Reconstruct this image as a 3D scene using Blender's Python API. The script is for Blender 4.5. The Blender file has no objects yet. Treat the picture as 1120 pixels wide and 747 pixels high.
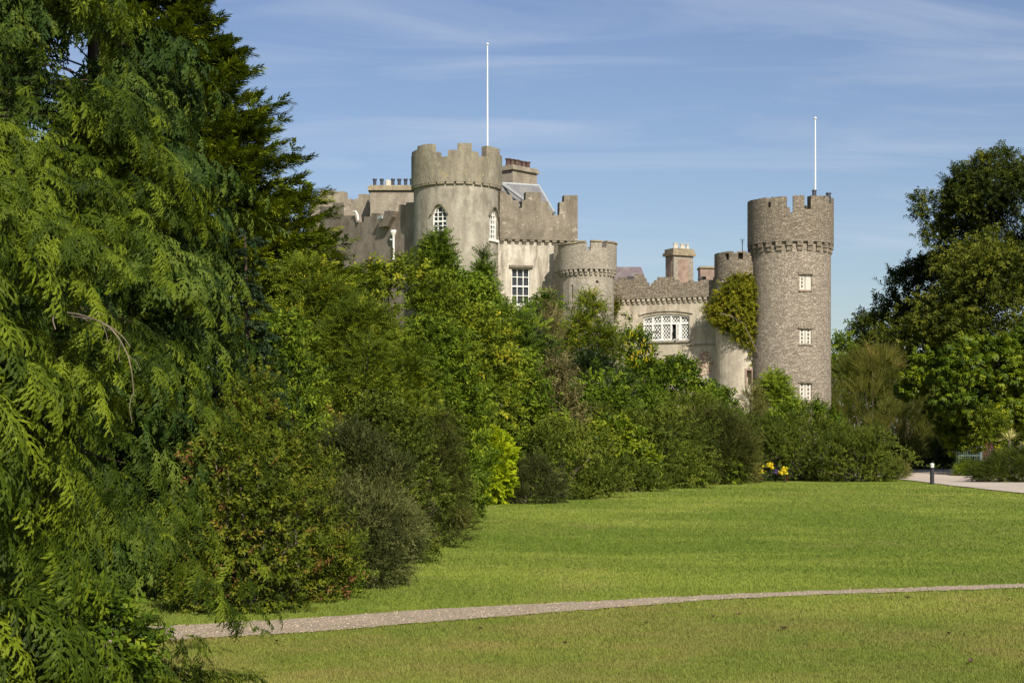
import bpy, bmesh, math, random
import numpy as np
from mathutils import Vector
C = bpy.context.scene.collection
sc = bpy.context.scene
R = math.radians
random.seed(5)

# ------------------------------------------------------------------ camera, sky, sun, exposure
F = 1800.0; HOR = 491.0; EYE = 1.7
cam = bpy.data.cameras.new('camera'); camo = bpy.data.objects.new('camera', cam); C.objects.link(camo)
camo.location = (0, 0, EYE); camo.rotation_euler = (R(90), 0, 0)
cam.sensor_width = 36; cam.lens = F/1120*36; cam.shift_y = (HOR-373.5)/1120
cam.clip_start = 0.1; cam.clip_end = 6000
sc.camera = camo
SUN_EL, SUN_AZ = 37.0, 19.0          # elevation, degrees to the right of straight behind the camera
world = bpy.data.worlds.new("World"); sc.world = world; world.use_nodes = True
nt = world.node_tree; nt.nodes.clear()
def N(nt, t, **kw):
    n = nt.nodes.new(t)
    for k, v in kw.items():
        if k in ('op',): n.operation = v
        elif hasattr(n, k) and k not in ('inputs',): setattr(n, k, v)
    return n
sky = N(nt, 'ShaderNodeTexSky'); sky.sky_type = 'NISHITA'; sky.sun_disc = False
sky.sun_elevation = R(SUN_EL); sky.sun_rotation = R(180-SUN_AZ)
sky.air_density = 1.0; sky.dust_density = 1.2; sky.ozone_density = 1.6; sky.altitude = 0
tc = N(nt, 'ShaderNodeTexCoord')
sep = N(nt, 'ShaderNodeSeparateXYZ'); nt.links.new(tc.outputs['Generated'], sep.inputs[0])
zp = N(nt, 'ShaderNodeMath', op='ADD'); zp.inputs[1].default_value = 0.22; nt.links.new(sep.outputs[2], zp.inputs[0])
dx = N(nt, 'ShaderNodeMath', op='DIVIDE'); dy = N(nt, 'ShaderNodeMath', op='DIVIDE')
nt.links.new(sep.outputs[0], dx.inputs[0]); nt.links.new(zp.outputs[0], dx.inputs[1])
nt.links.new(sep.outputs[1], dy.inputs[0]); nt.links.new(zp.outputs[0], dy.inputs[1])
cmb = N(nt, 'ShaderNodeCombineXYZ'); nt.links.new(dx.outputs[0], cmb.inputs[0]); nt.links.new(dy.outputs[0], cmb.inputs[1])
mp = N(nt, 'ShaderNodeMapping'); mp.inputs['Scale'].default_value = (0.9, 3.2, 1); mp.inputs['Rotation'].default_value = (0, 0, R(-14)); mp.inputs['Location'].default_value = (3.1, 1.7, 0)
nt.links.new(cmb.outputs[0], mp.inputs[0])
cn = N(nt, 'ShaderNodeTexNoise'); cn.inputs['Scale'].default_value = 2.1; cn.inputs['Detail'].default_value = 7; cn.inputs['Roughness'].default_value = .55; cn.inputs['Distortion'].default_value = .7
nt.links.new(mp.outputs[0], cn.inputs['Vector'])
mr = N(nt, 'ShaderNodeMapRange'); mr.inputs[1].default_value = .47; mr.inputs[2].default_value = .80; mr.inputs[3].default_value = 0; mr.inputs[4].default_value = .45
nt.links.new(cn.outputs[0], mr.inputs[0])
hs = N(nt, 'ShaderNodeHueSaturation'); hs.inputs['Saturation'].default_value = 1.06; hs.inputs['Hue'].default_value = .513; nt.links.new(sky.outputs[0], hs.inputs['Color'])
mx = N(nt, 'ShaderNodeMix', data_type='RGBA'); nt.links.new(mr.outputs[0], mx.inputs[0])
nt.links.new(hs.outputs[0], mx.inputs[6]); mx.inputs[7].default_value = (6.0, 6.6, 7.6, 1)
bg = N(nt, 'ShaderNodeBackground'); bg.inputs[1].default_value = .086
nt.links.new(mx.outputs[2], bg.inputs[0])
wo = N(nt, 'ShaderNodeOutputWorld'); nt.links.new(bg.outputs[0], wo.inputs[0])
sl = bpy.data.lights.new('sun', 'SUN'); sl.energy = 5.0; sl.angle = R(.5); sl.color = (1, .93, .82)
so = bpy.data.objects.new('sun', sl); C.objects.link(so)
so.rotation_euler = Vector((math.sin(R(SUN_AZ))*math.cos(R(SUN_EL)), -math.cos(R(SUN_AZ))*math.cos(R(SUN_EL)), math.sin(R(SUN_EL)))).to_track_quat('Z', 'Y').to_euler()
sc.view_settings.view_transform = 'Standard'; sc.view_settings.look = 'None'; sc.view_settings.gamma = 1
sc.view_settings.use_curve_mapping = False; sc.view_settings.exposure = 0.32
sc.cycles.max_bounces = 6; sc.cycles.diffuse_bounces = 3; sc.cycles.glossy_bounces = 2; sc.cycles.transmission_bounces = 3; sc.cycles.transparent_max_bounces = 4

# ------------------------------------------------------------------ helpers
def WX(px, Y): return (px-560)/F*Y
def WZ(py, Y): return EYE+(HOR-py)/F*Y
ORG = {}                                    # world origin of every object that parents or is parented
def tag(o, label=None, cat=None, group=None, kind=None):
    if label: o['label'] = label
    if cat: o['category'] = cat
    if group: o['group'] = group
    if kind: o['kind'] = kind
    return o
def empty(name, loc, label=None, cat=None, group=None):
    o = bpy.data.objects.new(name, None); C.objects.link(o); o.location = loc; o.empty_display_size = .3
    ORG[o] = Vector(loc); return tag(o, label, cat, group)
def link(name, me, parent=None, origin=None):
    o = bpy.data.objects.new(name, me); C.objects.link(o)
    if parent is not None: o.parent = parent; ORG[o] = ORG[parent]
    else:
        o.location = origin or (0, 0, 0); ORG[o] = Vector(origin or (0, 0, 0))
    return o
def mesh(name, V, Fc, mat, parent=None, origin=None, smooth=False):
    """V in WORLD coordinates; stored relative to the parent's / own origin"""
    og = ORG[parent] if parent is not None else Vector(origin or (0, 0, 0))
    me = bpy.data.meshes.new(name)
    me.from_pydata([(v[0]-og.x, v[1]-og.y, v[2]-og.z) for v in V], [], Fc)
    for m in (mat if isinstance(mat, (list, tuple)) else [mat]): me.materials.append(m)
    if smooth: me.polygons.foreach_set('use_smooth', [True]*len(me.polygons))
    me.update()
    return link(name, me, parent, origin)
class MB:
    """collects shapes in world coordinates"""
    def __init__(s): s.V = []; s.F = []; s.M = []; s.mi = 0
    def add(s, V, Fc):
        b = len(s.V); s.V += [tuple(v) for v in V]; s.F += [tuple(b+i for i in f) for f in Fc]; s.M += [s.mi]*len(Fc)
    def box(s, x0, x1, y0, y1, z0, z1, f=None):
        P = [(x, y, z) for z in (z0, z1) for y in (y0, y1) for x in (x0, x1)]
        if f: P = [f(*p) for p in P]
        s.add(P, [(0, 2, 3, 1), (4, 5, 7, 6), (0, 1, 5, 4), (2, 6, 7, 3), (0, 4, 6, 2), (1, 3, 7, 5)])
    def poly(s, pts, d):
        """extrude a planar outline (world points) by vector d"""
        n = len(pts); d = Vector(d)
        P = [Vector(p) for p in pts]; P2 = [p+d for p in P]
        s.add(P+P2, [tuple(range(n))[::-1], tuple(range(n, 2*n))]+[(i, (i+1) % n, n+(i+1) % n, n+i) for i in range(n)])
    def tube(s, pts, rad, n=6, cap=True):
        pts = [Vector(p) for p in pts]; k = len(pts)
        if not isinstance(rad, (list, tuple)): rad = [rad]*k
        V = []
        for i, p in enumerate(pts):
            t = (pts[min(i+1, k-1)]-pts[max(i-1, 0)]).normalized()
            a = t.cross(Vector((0, 0, 1)) if abs(t.z) < .9 else Vector((1, 0, 0))).normalized(); b = t.cross(a)
            V += [p+(a*math.cos(2*math.pi*j/n)+b*math.sin(2*math.pi*j/n))*rad[i] for j in range(n)]
        Fc = [(i*n+j, i*n+(j+1) % n, (i+1)*n+(j+1) % n, (i+1)*n+j) for i in range(k-1) for j in range(n)]
        if cap: Fc += [tuple(range(n))[::-1], tuple((k-1)*n+j for j in range(n))]
        s.add(V, Fc)
    def lathe(s, cx, cy, prof, n=24):
        V = [(cx+r*math.cos(2*math.pi*j/n), cy+r*math.sin(2*math.pi*j/n), z) for r, z in prof for j in range(n)]
        k = len(prof)
        s.add(V, [(i*n+j, i*n+(j+1) % n, (i+1)*n+(j+1) % n, (i+1)*n+j) for i in range(k-1) for j in range(n)]+[tuple(range(n))[::-1], tuple((k-1)*n+j for j in range(n))])
    def build(s, name, mat, parent=None, origin=None, smooth=False):
        o = mesh(name, s.V, s.F, mat, parent, origin, smooth)
        if isinstance(mat, (list, tuple)): o.data.polygons.foreach_set('material_index', s.M)
        bm = bmesh.new(); bm.from_mesh(o.data); bmesh.ops.recalc_face_normals(bm, faces=bm.faces); bm.to_mesh(o.data); bm.free()
        return o
def cut(o, boxes):
    """boolean openings; boxes is an MB in world coordinates"""
    c = boxes.build('cutter', o.data.materials[0], None, ORG[o])
    m = o.modifiers.new('b', 'BOOLEAN'); m.operation = 'DIFFERENCE'; m.object = c; m.solver = 'EXACT'
    bpy.context.view_layer.update()
    me = bpy.data.meshes.new_from_object(o.evaluated_get(bpy.context.evaluated_depsgraph_get()))
    o.modifiers.clear(); o.data = me; bpy.data.objects.remove(c)

# ------------------------------------------------------------------ materials
def new_mat(name):
    m = bpy.data.materials.new(name); m.use_nodes = True; n = m.node_tree; n.nodes.clear()
    out = n.nodes.new('ShaderNodeOutputMaterial'); b = n.nodes.new('ShaderNodeBsdfPrincipled')
    n.links.new(b.outputs[0], out.inputs[0]); return m, n, b, out
def L(n, a, b): n.links.new(a, b)
def noise(n, vec, scale, detail=4, rough=.55, dist=0):
    t = n.nodes.new('ShaderNodeTexNoise'); t.inputs['Scale'].default_value = scale; t.inputs['Detail'].default_value = detail
    t.inputs['Roughness'].default_value = rough; t.inputs['Distortion'].default_value = dist
    if vec is not None: L(n, vec, t.inputs['Vector'])
    return t.outputs[0]
def mapping(n, scale, vec=None, loc=(0, 0, 0)):
    if vec is None: vec = n.nodes.new('ShaderNodeTexCoord').outputs['Object']
    m = n.nodes.new('ShaderNodeMapping'); m.inputs['Scale'].default_value = scale; m.inputs['Location'].default_value = loc
    L(n, vec, m.inputs[0]); return m.outputs[0]
def rng(n, v, a, b, c=0, d=1):
    m = n.nodes.new('ShaderNodeMapRange'); L(n, v, m.inputs[0])
    for i, x in enumerate((a, b, c, d)): m.inputs[i+1].default_value = x
    return m.outputs[0]
def mixc(n, f, a, b, mode='MIX'):
    m = n.nodes.new('ShaderNodeMix'); m.data_type = 'RGBA'; m.blend_type = mode
    for k, v in ((0, f), (6, a), (7, b)):
        if isinstance(v, (int, float)): m.inputs[k].default_value = v
        elif isinstance(v, tuple): m.inputs[k].default_value = (*v, 1)
        else: L(n, v, m.inputs[k])
    return m.outputs[2]
def mth(n, op, a, b=None):
    m = n.nodes.new('ShaderNodeMath'); m.operation = op
    for k, v in ((0, a), (1, b)):
        if v is None: continue
        if isinstance(v, (int, float)): m.inputs[k].default_value = v
        else: L(n, v, m.inputs[k])
    return m.outputs[0]
def bump(n, b, h, strength, dist=.1):
    u = n.nodes.new('ShaderNodeBump'); u.inputs['Strength'].default_value = strength; u.inputs['Distance'].default_value = dist
    L(n, h, u.inputs['Height']); L(n, u.outputs[0], b.inputs['Normal'])
def plain(name, col, rough=.7, metal=0, var=.15, scale=8):
    m, n, b, o = new_mat(name)
    v = noise(n, mapping(n, (1, 1, 1)), scale, 4)
    L(n, mixc(n, rng(n, v, .3, .7), tuple(c*(1-var) for c in col), tuple(min(1, c*(1+var)) for c in col)), b.inputs['Base Color'])
    b.inputs['Roughness'].default_value = rough; b.inputs['Metallic'].default_value = metal; return m
def render_wall(name, c0, c1, stain, stain_amt=.6, lichen=None, lichen_amt=.3, pit=.3, seed=0, gz=None, rubble=0):
    """lime render / roughcast with rain streaks, blotches, lichen and some rubble showing through"""
    m, n, b, o = new_mat(name)
    base = mapping(n, (1, 1, 1), None, (seed*3.7, seed*1.3, seed*2.1))
    col = mixc(n, rng(n, noise(n, base, .5, 6, .6), .35, .65), c0, c1)
    fine = noise(n, base, 6, 8, .7)
    col = mixc(n, rng(n, fine, .3, .7, 0, .55), col, tuple(c*.62 for c in c0))
    st = noise(n, mapping(n, (1.6, 1.6, .28), base), 1.1, 7, .68, .5)
    s2 = rng(n, st, .46, .68, 0, stain_amt)
    if gz:                              # run-off streaks start under the ledge at height gz[0] and fade at gz[1] (object space)
        sp = n.nodes.new('ShaderNodeSeparateXYZ'); L(n, n.nodes.new('ShaderNodeTexCoord').outputs['Object'], sp.inputs[0])
        g = rng(n, sp.outputs[2], gz[1], gz[0], .35, 1.5)
        s2 = mth(n, 'MINIMUM', mth(n, 'MULTIPLY', s2, g), .9)
    col = mixc(n, s2, col, stain)
    bl = rng(n, noise(n, mapping(n, (1, 1, .7), base, (3, 3, 3)), 1.1, 8, .72), .47, .62, 0, .62)
    col = mixc(n, bl, col, tuple(c*.55 for c in c0))
    wp = rng(n, noise(n, mapping(n, (1, 1, .8), base, (8, 2, 5)), .8, 7, .7), .56, .66, 0, .4)
    col = mixc(n, wp, col, tuple(min(1, c*1.25) for c in c1))
    if lichen:
        l = rng(n, noise(n, base, 2.6, 5, .7), .58, .66, 0, lichen_amt)
        col = mixc(n, l, col, lichen)
    vo = n.nodes.new('ShaderNodeTexVoronoi'); L(n, mapping(n, (4.9, 4.9, 12.5), base), vo.inputs['Vector']); vo.inputs['Scale'].default_value = 1
    ve = n.nodes.new('ShaderNodeTexVoronoi'); ve.feature = 'DISTANCE_TO_EDGE'; L(n, mapping(n, (4.9, 4.9, 12.5), base), ve.inputs['Vector']); ve.inputs['Scale'].default_value = 1
    h = mth(n, 'MULTIPLY', fine, pit)
    if rubble:
        hv = n.nodes.new('ShaderNodeSeparateColor'); L(n, vo.outputs['Color'], hv.inputs[0])
        sc_ = mixc(n, rng(n, hv.outputs[0], 0, 1), tuple(c*.84 for c in c0), tuple(min(1, c*1.14) for c in c1))
        sc_ = mixc(n, rng(n, hv.outputs[1], .7, 1, 0, .25), sc_, (.30, .21, .15))
        edge = rng(n, ve.outputs['Distance'], .02, .10, 1, 0)
        msk = rng(n, noise(n, base, .7, 5), .5-rubble*.3, .62-rubble*.3, 0, rubble)
        stone = mixc(n, mth(n, 'MULTIPLY', edge, .34), sc_, tuple(c*.45 for c in c0))
        col = mixc(n, msk, col, stone)
        h = mth(n, 'ADD', h, mth(n, 'MULTIPLY', mth(n, 'MULTIPLY', rng(n, ve.outputs['Distance'], 0, .12), msk), .6))
    L(n, col, b.inputs['Base Color']); b.inputs['Roughness'].default_value = .92; b.inputs['Specular IOR Level'].default_value = .2
    bump(n, b, h, .75, .12); return m
M = {}
M['roughcast'] = render_wall('grey_roughcast', (.315, .285, .225), (.395, .36, .29), (.15, .13, .10), .75, (.40, .36, .2), .25, .4, 1, (19.2, 12.5))
M['roughcast_top'] = render_wall('weathered_parapet_roughcast', (.255, .225, .165), (.33, .295, .22), (.10, .085, .065), .65, (.36, .29, .13), .5, .5, 2)
M['pale'] = render_wall('pale_lime_render', (.50, .445, .355), (.62, .565, .47), (.19, .16, .12), .85, (.5, .42, .25), .2, .25, 3, (14.2, 8.0))
M['pale_mid'] = render_wall('cream_lime_render', (.49, .425, .325), (.61, .54, .43), (.22, .175, .125), .6, (.42, .38, .2), .3, .2, 4, (10.6, 6.2))
M['dash'] = render_wall('pebble_dashed_parapet', (.20, .17, .125), (.285, .245, .19), (.10, .082, .06), .6, (.50, .44, .35), .55, .6, 5)
M['turret'] = render_wall('greyish_stone_render', (.33, .29, .23), (.43, .385, .31), (.14, .12, .095), .5, (.40, .34, .2), .35, .4, 6, None, .55)
M['rubble'] = render_wall('brown_rubble_stone', (.29, .242, .188), (.375, .322, .252), (.17, .13, .10), .35, (.42, .37, .27), .35, .3, 7, None, 1)
M['rubble_dark'] = render_wall('dark_rubble_parapet', (.205, .172, .128), (.29, .245, .185), (.09, .072, .055), .5, (.36, .29, .13), .45, .4, 8, None, 1)
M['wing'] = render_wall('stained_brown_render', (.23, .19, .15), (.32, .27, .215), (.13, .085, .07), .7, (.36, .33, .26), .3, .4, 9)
M['chim'] = render_wall('chimney_render', (.29, .25, .19), (.37, .325, .25), (.16, .13, .1), .5, (.38, .32, .15), .3, .3, 10)
M['coping'] = render_wall('lichened_coping', (.30, .25, .17), (.40, .34, .22), (.14, .11, .07), .5, (.5, .42, .18), .6, .4, 11)
M['white'] = plain('white_paint', (.72, .71, .66), .5, 0, .12)
M['black'] = plain('dark_iron', (.02, .02, .022), .5)
M['lead'] = plain('lead_flashing', (.33, .345, .345), .55, 0, .2)
M['terra'] = plain('terracotta', (.085, .05, .04), .8, 0, .35, 3)
M['potdark'] = plain('blue_black_clay', (.03, .035, .05), .6)
M['potpale'] = plain('pale_clay', (.5, .46, .38), .8)
M['brickred'] = plain('red_sandstone', (.26, .185, .14), .9, 0, .3, 2.5)
M['earth'] = plain('bare_soil', (.045, .033, .022), .95)
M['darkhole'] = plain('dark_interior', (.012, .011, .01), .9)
def glass_mat(name, tint=(.03, .035, .04)):
    m, n, b, o = new_mat(name)
    b.inputs['Base Color'].default_value = (*tint, 1); b.inputs['Roughness'].default_value = .06
    b.inputs['Specular IOR Level'].default_value = .25
    v = noise(n, mapping(n, (1, 1, 1)), 2.5, 2); bump(n, b, v, .06, .05); return m
M['glass'] = glass_mat('old_window_glass')
def slate_mat(name, c):
    m, n, b, o = new_mat(name)
    g = n.nodes.new('ShaderNodeTexBrick'); L(n, mapping(n, (1, .6, 1)), g.inputs['Vector'])
    t = n.nodes.new('ShaderNodeTexCoord'); s = n.nodes.new('ShaderNodeSeparateXYZ'); L(n, t.outputs['Object'], s.inputs[0])
    cb = n.nodes.new('ShaderNodeCombineXYZ'); L(n, s.outputs[0], cb.inputs[0]); L(n, s.outputs[2], cb.inputs[1])
    L(n, cb.outputs[0], g.inputs['Vector']); g.inputs['Scale'].default_value = 3.2; g.inputs['Mortar Size'].default_value = .012
    g.inputs['Color1'].default_value = (*c, 1); g.inputs['Color2'].default_value = (*[x*.7 for x in c], 1); g.inputs['Mortar'].default_value = (*[x*.3 for x in c], 1)
    col = mixc(n, rng(n, noise(n, mapping(n, (1, 1, 1)), 1.2), .4, .7, 0, .5), g.outputs[0], (.24, .22, .18))
    L(n, col, b.inputs['Base Color']); b.inputs['Roughness'].default_value = .6; return m
M['slate'] = slate_mat('blue_grey_slate', (.20, .20, .22))
M['slate2'] = slate_mat('purple_slate', (.17, .13, .14))
# ------------------------------------------------------------------ terrain
def sstep(a, b, t):
    t = np.clip((t-a)/(b-a), 0, 1); return t*t*(3-2*t)
def tfun(x, y):
    x = np.asarray(x, float); y = np.asarray(y, float)
    z = .57*sstep(84, 122, y)
    z = z+.10*np.sin(x*.16+.6)*np.sin(y*.105+1.0)*sstep(20, 34, y)*(1-sstep(70, 84, y))
    yy = y-.22*x+.8*np.sin(x*.35)
    z = z+(-.27+.05*np.sin(x*.3))*sstep(20, 34, yy)*(1-sstep(35, 56, yy))*sstep(-9, 4, x)
    z = z+.012*np.sin(x*.9)*np.sin(y*.8)
    far = sstep(200, 1500, y); return z+far*2.0
def axis(parts):
    out = []
    for a, b, s in parts: out += list(np.arange(a, b, s))
    return np.array(out+[parts[-1][1]])
GX = axis([(-900, -200, 50), (-200, -40, 10), (-40, -14, 2), (-14, 16, .5), (16, 60, 2), (60, 200, 10), (200, 900, 50)])
GY = axis([(-60, 4, 4), (4, 45, .5), (45, 130, 1.5), (130, 300, 10), (300, 2600, 100)])
GZ = tfun(GX[None, :], GY[:, None])
def tz(x, y):
    i = int(np.clip(np.searchsorted(GX, x)-1, 0, len(GX)-2)); j = int(np.clip(np.searchsorted(GY, y)-1, 0, len(GY)-2))
    u = (x-GX[i])/(GX[i+1]-GX[i]); v = (y-GY[j])/(GY[j+1]-GY[j])
    return float((GZ[j, i]*(1-u)+GZ[j, i+1]*u)*(1-v)+(GZ[j+1, i]*(1-u)+GZ[j+1, i+1]*u)*v)
def ground(px, py):
    """where the line of sight through a photo pixel meets the ground"""
    y = 6.0
    while y < 400:
        x = (px-560)/F*y; z = EYE+(HOR-py)/F*y
        if z <= tz(x, y): return x, y
        y *= 1.002
    return x, y
PATH_TOP = [(-60, 697), (60, 692), (150, 687), (210, 684), (340, 676.5), (460, 667.5), (560, 662.5), (660, 657.5), (790, 650.5), (900, 646.5), (1000, 643), (1120, 639), (1250, 635), (1500, 628), (1900, 618)]
PATH_BOT = [(-60, 713), (60, 708), (150, 703), (210, 699.5), (340, 692), (460, 682), (560, 674), (660, 666), (790, 656), (900, 651), (1000, 647.5), (1120, 643.3), (1250, 639), (1500, 632), (1900, 622)]
def dense(pl, k=14):
    out = []
    for (a, b), (c, d) in zip(pl[:-1], pl[1:]):
        for i in range(k): out.append((a+(c-a)*i/k, b+(d-b)*i/k))
    return out+[pl[-1]]
def strip(name, top, bot, lift, mat, label=None, nx=5, ragged=.0):
    rs = random.Random(3); T = [ground(*p) for p in dense(top)]; B = [ground(*p) for p in dense(bot)]
    V = []; Fc = []
    for i, (t, b) in enumerate(zip(T, B)):
        jt = rs.gauss(0, ragged); jb = rs.gauss(0, ragged)
        for k in range(nx):
            u = k/(nx-1); x = t[0]*(1-u)+b[0]*u; y = (t[1]+jt)*(1-u)+(b[1]+jb)*u
            V.append((x, y, tz(x, y)+lift))
    for i in range(len(T)-1):
        for k in range(nx-1): a = i*nx+k; Fc.append((a, a+1, a+nx+1, a+nx))
    o = mesh(name, V, Fc, mat, smooth=True); tag(o, label, None, None, 'structure'); return T, B
def grass_color(n):
    g = n.nodes.new('ShaderNodeNewGeometry').outputs['Position']
    sp = n.nodes.new('ShaderNodeSeparateXYZ'); L(n, g, sp.inputs[0])
    flat = n.nodes.new('ShaderNodeCombineXYZ'); L(n, sp.outputs[0], flat.inputs[0]); L(n, sp.outputs[1], flat.inputs[1]); v = flat.outputs[0]
    # the grass this side of the gravel path (line y = 16.55 + .52 x) is drier than the lawn beyond it
    side = mth(n, 'SUBTRACT', sp.outputs[1], mth(n, 'MULTIPLY_ADD', sp.outputs[0], .52))
    ad = n.nodes.new('ShaderNodeMath'); ad.operation = 'MULTIPLY_ADD'; L(n, sp.outputs[0], ad.inputs[0]); ad.inputs[1].default_value = .52; ad.inputs[2].default_value = 16.75
    side = rng(n, mth(n, 'SUBTRACT', sp.outputs[1], ad.outputs[0]), -.4, .9)
    lawn = mixc(n, rng(n, noise(n, mapping(n, (.18, .42, 1), v), 1, 6, .6), .3, .7), (.130, .195, .016), (.205, .260, .028))
    near = mixc(n, rng(n, noise(n, mapping(n, (.5, .9, 1), v), 1, 6, .65), .3, .7), (.150, .195, .020), (.26, .255, .052))
    col = mixc(n, side, near, lawn)
    dry = rng(n, noise(n, mapping(n, (.7, 1.1, 1), v, (4, 9, 0)), 1, 7, .7), .52, .70, 0, .75)
    col = mixc(n, dry, col, (.37, .29, .115))
    dk = rng(n, noise(n, mapping(n, (1.6, 2.6, 1), v, (1, 2, 0)), 1, 6, .7), .50, .72, 0, .4)
    col = mixc(n, dk, col, (.11, .17, .018))
    wv = rng(n, noise(n, mapping(n, (.035, .33, 1), v, (7, 3, 0)), 1, 3, .5), .42, .62, 0, .35)
    col = mixc(n, wv, col, (.14, .185, .022))
    an = rng(n, noise(n, mapping(n, (2.2, .55, 1), v, (5, 5, 0)), 1, 8, .72), .35, .65)
    an2 = rng(n, noise(n, mapping(n, (9, 2.4, 1), v, (1, 5, 0)), 1, 6, .75), .36, .64)
    col = mixc(n, .42, col, mixc(n, an, (.09, .135, .011), (.27, .30, .045)))
    col = mixc(n, mth(n, 'MULTIPLY', an2, .38), col, (.075, .105, .010))
    col = mixc(n, mth(n, 'MULTIPLY', rng(n, noise(n, mapping(n, (5, 1.6, 1), v, (8, 1, 0)), 1, 6, .7), .58, .72), .4), col, (.33, .34, .08))
    col = mixc(n, rng(n, noise(n, mapping(n, (.45, .3, 1), v, (2, 8, 0)), 1, 5, .65), .54, .68, 0, .5), col, (.33, .25, .10))
    col = mixc(n, mth(n, 'MULTIPLY', mth(n, 'SUBTRACT', 1.0, side), rng(n, noise(n, mapping(n, (.9, 1.0, 1), v, (6, 6, 0)), 1, 7, .65), .44, .60, .1, .8)), col, (.27, .205, .068))
    col = mixc(n, mth(n, 'MULTIPLY', rng(n, sp.outputs[2], -.03, -.30), .38), col, (.085, .135, .010))
    col = mixc(n, rng(n, noise(n, mapping(n, (.11, .10, 1), v, (3, 1, 0)), 1, 4, .55), .46, .60, 0, .6), col, (.085, .145, .009))
    col = mixc(n, rng(n, noise(n, mapping(n, (.13, .16, 1), v, (9, 4, 0)), 1, 4, .6), .50, .62, 0, .45), col, (.27, .31, .045))
    return col, v
m, n, b, o = new_mat('mown_grass'); col, v = grass_color(n)
f1 = noise(n, v, 26, 6, .75); f2 = noise(n, v, 5, 5, .7)
col = mixc(n, rng(n, f1, .3, .7, 0, .6), col, (.085, .12, .013)); col = mixc(n, rng(n, f2, .52, .75, 0, .45), col, (.30, .33, .07))
L(n, col, b.inputs['Base Color']); b.inputs['Roughness'].default_value = .9; b.inputs['Specular IOR Level'].default_value = .12
bump(n, b, mth(n, 'ADD', f1, mth(n, 'MULTIPLY', f2, .8)), .55, .05); M['grass'] = m
m, n, b, o = new_mat('grass_blades'); col, v = grass_color(n)
oi = n.nodes.new('ShaderNodeAttribute'); oi.attribute_name = 'tint'
col = mixc(n, rng(n, oi.outputs['Fac'], 0, 1, 0, .55), col, (.205, .235, .052)); col = mixc(n, .10, col, (.02, .03, .004)); L(n, col, b.inputs['Base Color']); b.inputs['Roughness'].default_value = .7; b.inputs['Specular IOR Level'].default_value = .2
M['blade'] = m
m, n, b, o = new_mat('pale_gravel'); g = n.nodes.new('ShaderNodeNewGeometry').outputs['Position']
vo = n.nodes.new('ShaderNodeTexVoronoi'); vo.inputs['Scale'].default_value = 42; L(n, g, vo.inputs['Vector'])
sp = n.nodes.new('ShaderNodeSeparateColor'); L(n, vo.outputs['Color'], sp.inputs[0])
col = mixc(n, sp.outputs[0], (.27, .205, .13), (.50, .405, .28)); col = mixc(n, rng(n, sp.outputs[1], .7, 1, 0, .6), col, (.40, .26, .20))
col = mixc(n, rng(n, noise(n, g, 2.2, 5), .4, .7, 0, .35), col, (.25, .2, .13)); L(n, col, b.inputs['Base Color']); b.inputs['Roughness'].default_value = .95
bump(n, b, vo.outputs['Distance'], .8, .03); M['gravel'] = m
m, n, b, o = new_mat('pink_beige_tarmac'); g = n.nodes.new('ShaderNodeNewGeometry').outputs['Position']
col = mixc(n, rng(n, noise(n, g, .35, 5), .35, .7), (.42, .35, .275), (.53, .45, .36)); col = mixc(n, rng(n, noise(n, g, 9, 5), .4, .7, 0, .3), col, (.3, .24, .19))
L(n, col, b.inputs['Base Color']); b.inputs['Roughness'].default_value = .9; M['drive'] = m
nx, ny = len(GX), len(GY)
lawn = mesh('lawn', [(GX[i], GY[j], GZ[j, i]) for j in range(ny) for i in range(nx)], [(j*nx+i, j*nx+i+1, (j+1)*nx+i+1, (j+1)*nx+i) for j in range(ny-1) for i in range(nx-1)], M['grass'], smooth=True)
tag(lawn, 'mown green lawn with dry brownish patches', None, None, 'structure')
PT, PB = strip('gravel_path', PATH_TOP, PATH_BOT, .010, M['gravel'], 'narrow pale gravel path crossing the lawn', 5, .035)
strip_n = 1
DT = [(955, 511), (975, 511.5), (1010, 513), (1040, 513.5), (1060, 511), (1085, 511), (1120, 512), (1200, 514), (1600, 521)]
DB = [(955, 523), (975, 523.3), (1010, 527.5), (1040, 531.5), (1060, 533.5), (1085, 536.5), (1120, 540), (1200, 549), (1600, 578)]
strip('park_drive', DT, DB, .035, M['drive'], 'wide beige drive beyond the lawn leading to the gate', 40)

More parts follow.
